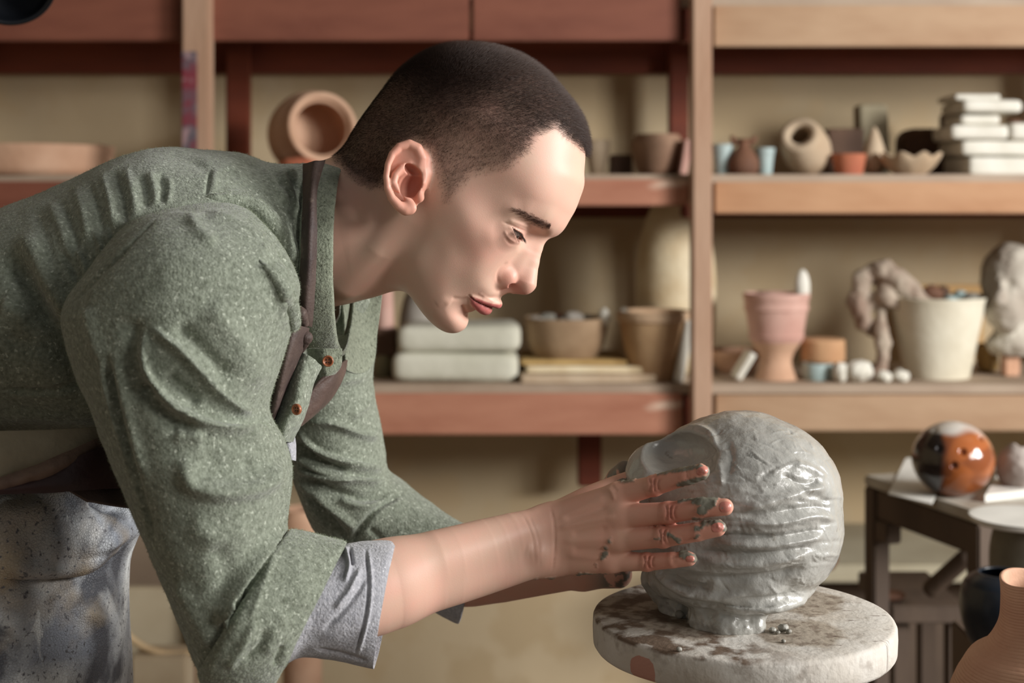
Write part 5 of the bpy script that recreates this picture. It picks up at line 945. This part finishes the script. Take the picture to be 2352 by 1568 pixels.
V, F, N = loft([(-440, 940, 210, 960, 1.18, .122), (-440, 1060, 235, 1050, 1.18, .126), (-440, 1150, 250, 1140, 1.18, .124)], 40, 120); o = mesh_obj('trousers', V, F, M('cream_cloth_rear', (168, 158, 136), (140, 128, 106), scale=20, rough=.9)); sub_to(person, o)
sheet('waist_tie', [[(-420, 1120, 1.035), (-60, 1110, 1.026), (60, 1078, 1.026), (150, 1042, 1.036), (250, 992, 1.065)], [(-420, 1130, 1.030), (-60, 1122, 1.022), (70, 1092, 1.022), (160, 1056, 1.032), (250, 1006, 1.065)], [(-420, 1136, 1.035), (-60, 1132, 1.026), (80, 1104, 1.026), (165, 1070, 1.036), (250, 1020, 1.068)]], M('tan_leather', (120, 98, 84), (90, 70, 60), scale=40, rough=.7, bump=.0006, bscale=300), th=.004, sub=14, nz=.0015)
sheet('waistband', [[(-420, 1118, 1.034), (-60, 1112, 1.030), (100, 1082, 1.030), (200, 1040, 1.040), (270, 1010, 1.066)], [(-420, 1130, 1.028), (-60, 1125, 1.023), (100, 1112, 1.023), (200, 1090, 1.034), (290, 1080, 1.066)], [(-420, 1140, 1.030), (-60, 1133, 1.025), (100, 1130, 1.025), (200, 1124, 1.034), (310, 1120, 1.066)]], M('oxblood_leather', (64, 38, 40), (48, 28, 30), scale=20, rough=.55, bump=.0005, bscale=260), th=.003, sub=14)
trm = M('dark_trousers', (52, 54, 60), rough=.9)
for yy in (1.12, 1.26):
    V, F, N = loft([(-320, 1150, 120, 1150, yy, .085), (-300, 1900, 60, 1900, yy, .075), (-260, 2900, 0, 2900, yy, .06), (-240, 3900*1.12/yy, -20, 3900*1.12/yy, yy, .05)], 40, 60); o = mesh_obj('trouser_leg', V, F, trm); sub_to(person, o)
_bv = [BVHTree.FromPolygons([Vector(v) for v in s_[0]], [tuple(f) for f in s_[1].tolist()]) for s_ in SH[:2]]
def drape(px, py):
    d = Vector(P(px, py, 1.0))-EYE; d.normalize(); hs = [b.ray_cast(EYE, d) for b in _bv]; hs = [h for h in hs if h[0]]
    return np.array(min(hs, key=lambda h: h[3])[0]) if hs else None
def roll(name, pl, rs_, sink=.35, seed=0, nz=.002):
    pl = catmull(pl, 16); rr_ = np.interp(np.linspace(0, 1, 16), np.linspace(0, 1, len(rs_)), rs_)*.001; pts = [drape(*q) for q in pl]; ok = [i for i, q in enumerate(pts) if q is not None]; pts = [pts[i] for i in ok]; rr_ = [rr_[i] for i in ok]
    pts = [q+np.array([0, r*sink, 0]) for q, r in zip(pts, rr_)]
    V, F = sdf_mesh(lambda p: chain(p, pts, rr_, .004)+(vnoise(p, 60, seed)-.5)*nz, np.min(pts, 0)-.02, np.max(pts, 0)+.02, .0018, k=5); o = mesh_obj(name, V, F, shirtm); sub_to(person, o); SH.append((V, F, None, 2500))
roll('seam_fold', [(478, 454), (530, 458), (580, 476), (622, 514), (656, 566), (682, 622), (694, 690)], [2, 5, 7, 7.5, 7, 6, 3], .45, 1)
roll('seam_fold', [(592, 596), (632, 640), (662, 700), (672, 760), (664, 800)], [.3, 3.5, 6, 4.5, .3], .6, 2, .0008)
FV_, FF_ = [], []; off = 0
for i, (V, F, N, n) in enumerate(SH):
    a, b = fuzz(V, F, N, n, seed=10+i); FV_.append(a); FF_.append(b+off); off += len(a)
fz = mesh_obj('wool_fuzz', np.concatenate(FV_), np.concatenate(FF_), fuzzm, kind='stuff'); sub_to(person, fz)

# ================================================================== clay head on the banding wheel
CC = P(1693, 1175, 1.150)
zb = P(1706, 1410, 1.15)[2]
def clay_f(p):
    q = p-CC
    d = ellip(p, CC+np.array([.004, 0, .002]), (.0775, .081, .077))
    # cranium bulge upper right, face block to the upper left, jaw / hair mass lower right
    d = smin(d, ellip(p, P(1720, 1110, 1.15), (.068, .072, .050)), .015)
    d = smin(d, chain(p, Q([(1520, 1096, 1.150), (1600, 1076, 1.150), (1690, 1062, 1.15)]), [.028, .030, .036]), .016)
    d = smin(d, ellip(p, P(1498, 1098, 1.152), (.020, .040, .024)), .010)
    d = smin(d, ellip(p, P(1600, 1230, 1.150), (.045, .062, .040)), .02)
    d = smin(d, ellip(p, P(1788, 1218, 1.150), (.046, .066, .046)), .015)
    # neck and foot
    d = smin(d, ellip(p, P(1668, 1328, 1.150), (.064, .060, .020)), .012)
    d = smin(d, ellip(p, P(1715, 1352, 1.140), (.050, .058, .012)), .006)
    d = smin(d, cap(p, P(1672, 1375, 1.128), P(1660, 1440, 1.122), .027, .026), .005)
    d = smin(d, cap(p, P(1505, 1330, 1.165), P(1560, 1390, 1.16), .012, .014), .008)
    d = smin(d, cap(p, P(1560, 1405, 1.155), P(1700, 1410, 1.165), .013, .014), .006)
    # hollow on the face side
    d = smax(d, -ellip(p, P(1550, 1050, 1.080), (.037, .072, .0225)), .002)
    d = smax(d, -ellip(p, P(1495, 1095, 1.072), (.030, .040, .024)), .008)
    d = smax(d, -ellip(p, P(1560, 1265, 1.068), (.030, .018, .018)), .014)
    d = smax(d, -ellip(p, P(1545, 1165, 1.062), (.030, .014, .020)), .012)
    d = smin(d, chain(p, Q([(1625, 1420, 1.118), (1660, 1440, 1.104), (1725, 1434, 1.110)]), [.012, .010, .012]), .006)
    f = fingers_f(p, .25); d = smax(d, -f, .0012); lowk = np.clip((zb+.035-p[:, 2])/.03, 0, 1)
    return d+(vnoise(p, 38, 6)-.5)*.0035+(vnoise(p, 85, 16)-.5)*.008*lowk
CV, CF = sdf_mesh(lambda p: smax(clay_f(p), zb-.001-p[:, 2], .001), CC+np.array([-.105, -.10, -.115]), CC+np.array([.10, .10, .095]), .0012)
CN = normals(CV, CF)
st = [([(1448, 1045), (1500, 1008), (1560, 984), (1612, 984), (1640, 1010), (1636, 1050)], 9, 2.6), ([(1700, 1172), (1780, 1150), (1850, 1130), (1905, 1118)], 11, 4.2), ([(1690, 1190), (1780, 1178), (1860, 1165), (1920, 1165)], 9, -3.4), ([(1700, 1200), (1790, 1200), (1870, 1185), (1925, 1195)], 10, 4), ([(1620, 1225), (1700, 1232), (1800, 1232), (1900, 1212)], 9, -3.6), ([(1640, 1245), (1740, 1252), (1830, 1244), (1905, 1225)], 10, 3.6), ([(1600, 1262), (1700, 1275), (1800, 1268), (1890, 1250)], 9, -3.4),
      ([(1600, 1285), (1700, 1295), (1790, 1288), (1870, 1262)], 11, 3.6), ([(1520, 1310), (1600, 1325), (1700, 1330), (1800, 1318), (1860, 1290)], 10, -5), ([(1560, 1355), (1640, 1372), (1720, 1360), (1820, 1345)], 12, 4), ([(1540, 1372), (1620, 1388), (1720, 1392), (1800, 1385)], 8, -3.5), ([(1795, 1085), (1840, 1110), (1880, 1105)], 9, -2.6), ([(1820, 1060), (1870, 1080), (1900, 1100)], 9, 2.4), ([(1830, 1130), (1880, 1140), (1910, 1155)], 8, -2.4), ([(1640, 1040), (1655, 1080), (1660, 1120)], 10, 2.2), ([(1670, 1010), (1680, 1050), (1672, 1095)], 8, -1.8), ([(1500, 1300), (1540, 1345), (1600, 1370)], 9, 3.5), ([(1528, 1325), (1580, 1345), (1640, 1350)], 12, -4), ([(1740, 1100), (1790, 1070)], 6, -1), ([(1770, 1085), (1830, 1060)], 5, 1)]
r_ = np.random.RandomState(12)
for _ in range(230):      # scratches and finger drags
    cx, cy = r_.uniform(1560, 1910), r_.uniform(990, 1400); a = r_.uniform(-.5, 1.3); L0 = r_.uniform(6, 26); c2 = r_.uniform(-6, 6); dx, dy = math.cos(a)*L0, math.sin(a)*L0
    st.append(([(cx-dx, cy-dy), (cx-dy*.1*c2/6, cy+c2), (cx+dx, cy+dy)], r_.uniform(1.3, 2.6), r_.choice([-1, 1])*r_.uniform(.25, .75)))
for _ in range(60):
    cx, cy = r_.uniform(1600, 1910), r_.uniform(1080, 1300); L0 = r_.uniform(30, 80); dy = r_.uniform(-8, 4)
    st.append(([(cx-L0, cy), (cx, cy+r_.uniform(-4, 4)), (cx+L0, cy+dy)], r_.uniform(3, 7), r_.uniform(-1.1, 1.1)))
CV = sculpt(CV, CN, st, facing=.05)
CN = normals(CV, CF); CV = CV+CN*((vnoise(CV, 110, 14)-.5)*.0014+(vnoise(CV, 330, 15)-.5)*.0002)[:, None]
claym = M('wet_clay', (176, 175, 169), (158, 157, 151), scale=26, rough=.26, spec=.5, bump=.00035, bscale=420, c3=(132, 127, 117), s3=90, t3=.66, bdetail=6)
b_ = claym.node_tree.nodes['Principled BSDF']; b_.inputs['Coat Weight'].default_value = .35; b_.inputs['Coat Roughness'].default_value = .16
base_c = P(1706, 1410, 1.15)
chead = mesh_obj('clay_sculpture', CV-np.array([0, 0, 0]), CF, claym, label='wet grey clay head being modelled between the hands on the round wheel', cat='sculpture')
# crumbs of clay stuck at its foot
crm = M('clay_crumb', (160, 158, 150), (128, 124, 114), scale=90, rough=.45, bump=.0008, bscale=200)
crumbs = [(1775, 1428, 1.100, 9), (1800, 1424, 1.104, 12), (1812, 1432, 1.098, 7), (1786, 1436, 1.096, 6), (1560, 1404, 1.140, 12), (1585, 1412, 1.136, 11), (1538, 1392, 1.152, 11), (1640, 1440, 1.112, 8), (1800, 1462, 1.075, 5), (1560, 1492, 1.055, 6), (1712, 1444, 1.100, 7)]
for x, y_, Y, r0 in crumbs:
    pc = P(x, y_, Y); pc[2] = zb+r0/2900*.7; rr = r0/2900; sd = int(x)
    Vc, Fc = sdf_mesh(lambda p, pc=pc, rr=rr, sd=sd: ellip(p, pc, (rr, rr*.9, rr*.75))+(vnoise(p, 220, sd)-.5)*rr*.7, pc-rr*1.5, pc+rr*1.5, rr/7, k=4)
    mesh_obj('clay_crumb', Vc, Fc, crm, label='small crumb of grey clay at the foot of the clay head', cat='clay', group='clay crumbs on the wheel')
# --- banding wheel: disc, spindle and stand
def lathe(prof, n=48, ax=None, tw=None):
    V = []; th = np.linspace(0, 2*np.pi, n, endpoint=False)
    for r, z in prof: V.append(np.stack([r*np.cos(th), r*np.sin(th), np.full(n, z)], 1))
    V = np.concatenate(V); m = len(prof); i = np.arange(m-1)[:, None]*n; j = np.arange(n)[None]; j2 = (j+1) % n
    return V, np.stack([i+j, i+j2, i+n+j2, i+n+j], -1).reshape(-1, 4)
def wheel_mat():
    m = bpy.data.materials.new('stained_plaster'); m.use_nodes = True; nt = m.node_tree; N = nt.nodes; L = nt.links; b = N['Principled BSDF']; tc = N.new('ShaderNodeTexCoord'); b.inputs['Roughness'].default_value = .75
    def noise(s, d=6, dist=0):
        n = N.new('ShaderNodeTexNoise'); n.inputs['Scale'].default_value = s; n.inputs['Detail'].default_value = d; n.inputs['Distortion'].default_value = dist; L.new(tc.outputs['Object'], n.inputs['Vector']); return n.outputs['Fac']
    def rg(f, a, b_, c=0, d=1): r = N.new('ShaderNodeMapRange'); r.inputs[1].default_value = a; r.inputs[2].default_value = b_; r.inputs[3].default_value = c; r.inputs[4].default_value = d; L.new(f, r.inputs[0]); return r.outputs[0]
    def mm(op, a, b_):
        x = N.new('ShaderNodeMath'); x.operation = op; x.use_clamp = op == 'MULTIPLY'
        for i, v in ((0, a), (1, b_)):
            if isinstance(v, (int, float)): x.inputs[i].default_value = v
            else: L.new(v, x.inputs[i])
        return x.outputs[0]
    def mix(f, a, c):
        x = N.new('ShaderNodeMix'); x.data_type = 'RGBA'; L.new(f, x.inputs[0])
        for i, v in ((6, a), (7, c)):
            if isinstance(v, tuple): x.inputs[i].default_value = v
            else: L.new(v, x.inputs[i])
        return x.outputs[2]
    c = mix(rg(noise(22), .35, .7), rgb((206, 202, 194)), rgb((186, 178, 166))); c = mix(rg(noise(70, 8), .56, .70), c, rgb((168, 160, 150)))
    sx = N.new('ShaderNodeSeparateXYZ'); L.new(tc.outputs['Object'], sx.inputs[0])
    # clay-brown stains around the foot of the work, left and right of it
    def blob(x, y, r):
        v = N.new('ShaderNodeVectorMath'); v.operation = 'DISTANCE'; L.new(tc.outputs['Object'], v.inputs[0]); v.inputs[1].default_value = (x, y, 0); return rg(v.outputs['Value'], r, r*.35)
    k = mm('MAXIMUM', blob(-.040, -.020, .070), mm('MAXIMUM', blob(.055, .035, .052), mm('MAXIMUM', blob(.035, -.05, .05), blob(-.09, .02, .05))))
    k = rg(mm('ADD', mm('MULTIPLY', k, .9), noise(28, 7, .6)), .84, 1.04); c = mix(k, c, rgb((162, 151, 136))); c = mix(mm('MULTIPLY', k, rg(noise(110, 8), .5, .62)), c, rgb((126, 113, 99)))
    rim = mm('MULTIPLY', rg(sx.outputs[2], -.0035, -.002), mm('MULTIPLY', rg(noise(36, 6), .46, .56), rg(sx.outputs[0], .03, -.02))); c = mix(rim, c, rgb((104, 86, 70)))
    v9 = N.new('ShaderNodeVectorMath'); v9.operation = 'DISTANCE'; L.new(tc.outputs['Object'], v9.inputs[0]); v9.inputs[1].default_value = (-.089, -.081, -.019); pk = mm('MULTIPLY', rg(mm('ADD', v9.outputs['Value'], mm('MULTIPLY', noise(60, 4), .008)), .0165, .0160), rg(sx.outputs[2], -.004, -.0045)); c = mix(pk, c, rgb((186, 138, 122)))
    wv = N.new('ShaderNodeVectorMath'); wv.operation = 'MULTIPLY'; L.new(tc.outputs['Object'], wv.inputs[0]); wv.inputs[1].default_value = (26, 150, 0); nn = N.new('ShaderNodeTexNoise'); nn.inputs['Scale'].default_value = 1.0; nn.inputs['Detail'].default_value = 3; L.new(wv.outputs[0], nn.inputs['Vector'])
    c = mix(mm('MULTIPLY', rg(nn.outputs['Fac'], .66, .68), rg(sx.outputs[0], .05, .06)), c, rgb((92, 72, 62)))
    L.new(c, b.inputs['Base Color'])
    bp = N.new('ShaderNodeBump'); bp.inputs['Distance'].default_value = .0010; L.new(mm('ADD', noise(150, 8), mm('MULTIPLY', noise(30), 1.0)), bp.inputs['Height']); L.new(bp.outputs[0], b.inputs['Normal']); return m
wheel = empty('banding_wheel', base_c, 'round plaster-stained banding wheel under the wet clay head', 'turntable')
R0 = .1212
V, F = lathe([(0, 0), (.06, .0000), (.10, .0), (R0-.004, -.0003), (R0-.0012, -.0015), (R0, -.004), (R0+.0004, -.012), (R0, -.0225), (R0-.002, -.0255), (R0-.006, -.027), (.05, -.028), (0, -.028)], 160)
V[:, :2] *= (1+(vnoise(V*np.array([1, 1, .3]), 25, 3)-.5)*.014)[:, None]
disc = mesh_obj('disc', V, F, wheel_mat()); disc.parent = wheel
ironm = M('old_iron', (70, 66, 62), (96, 84, 72), scale=30, rough=.6, metal=.5)
zf = -base_c[2]
V, F = lathe([(0, -.028), (.045, -.028), (.045, -.036), (.016, -.044), (.014, -.13), (.020, -.135), (.020, -.20), (0, -.20)], 32); o = mesh_obj('spindle', V, F, ironm); o.parent = wheel
stm = M('stand_wood', (110, 86, 66), (84, 64, 50), scale=14, rough=.8)
stand = empty('modelling_stand', (base_c[0], base_c[1], 0), 'wooden stand carrying the banding wheel', 'stand')
topz = base_c[2]-.20
box('stand_top', (base_c[0]-.128, base_c[1]-.15, topz-.03), (base_c[0]+.128, base_c[1]+.15, topz), stm, stand)
for sx in (-1, 1):
    for sy in (-1, 1): box('leg', (base_c[0]+sx*.10-.02, base_c[1]+sy*.12-.02, 0), (base_c[0]+sx*.10+.02, base_c[1]+sy*.12+.02, topz-.03), stm, stand)
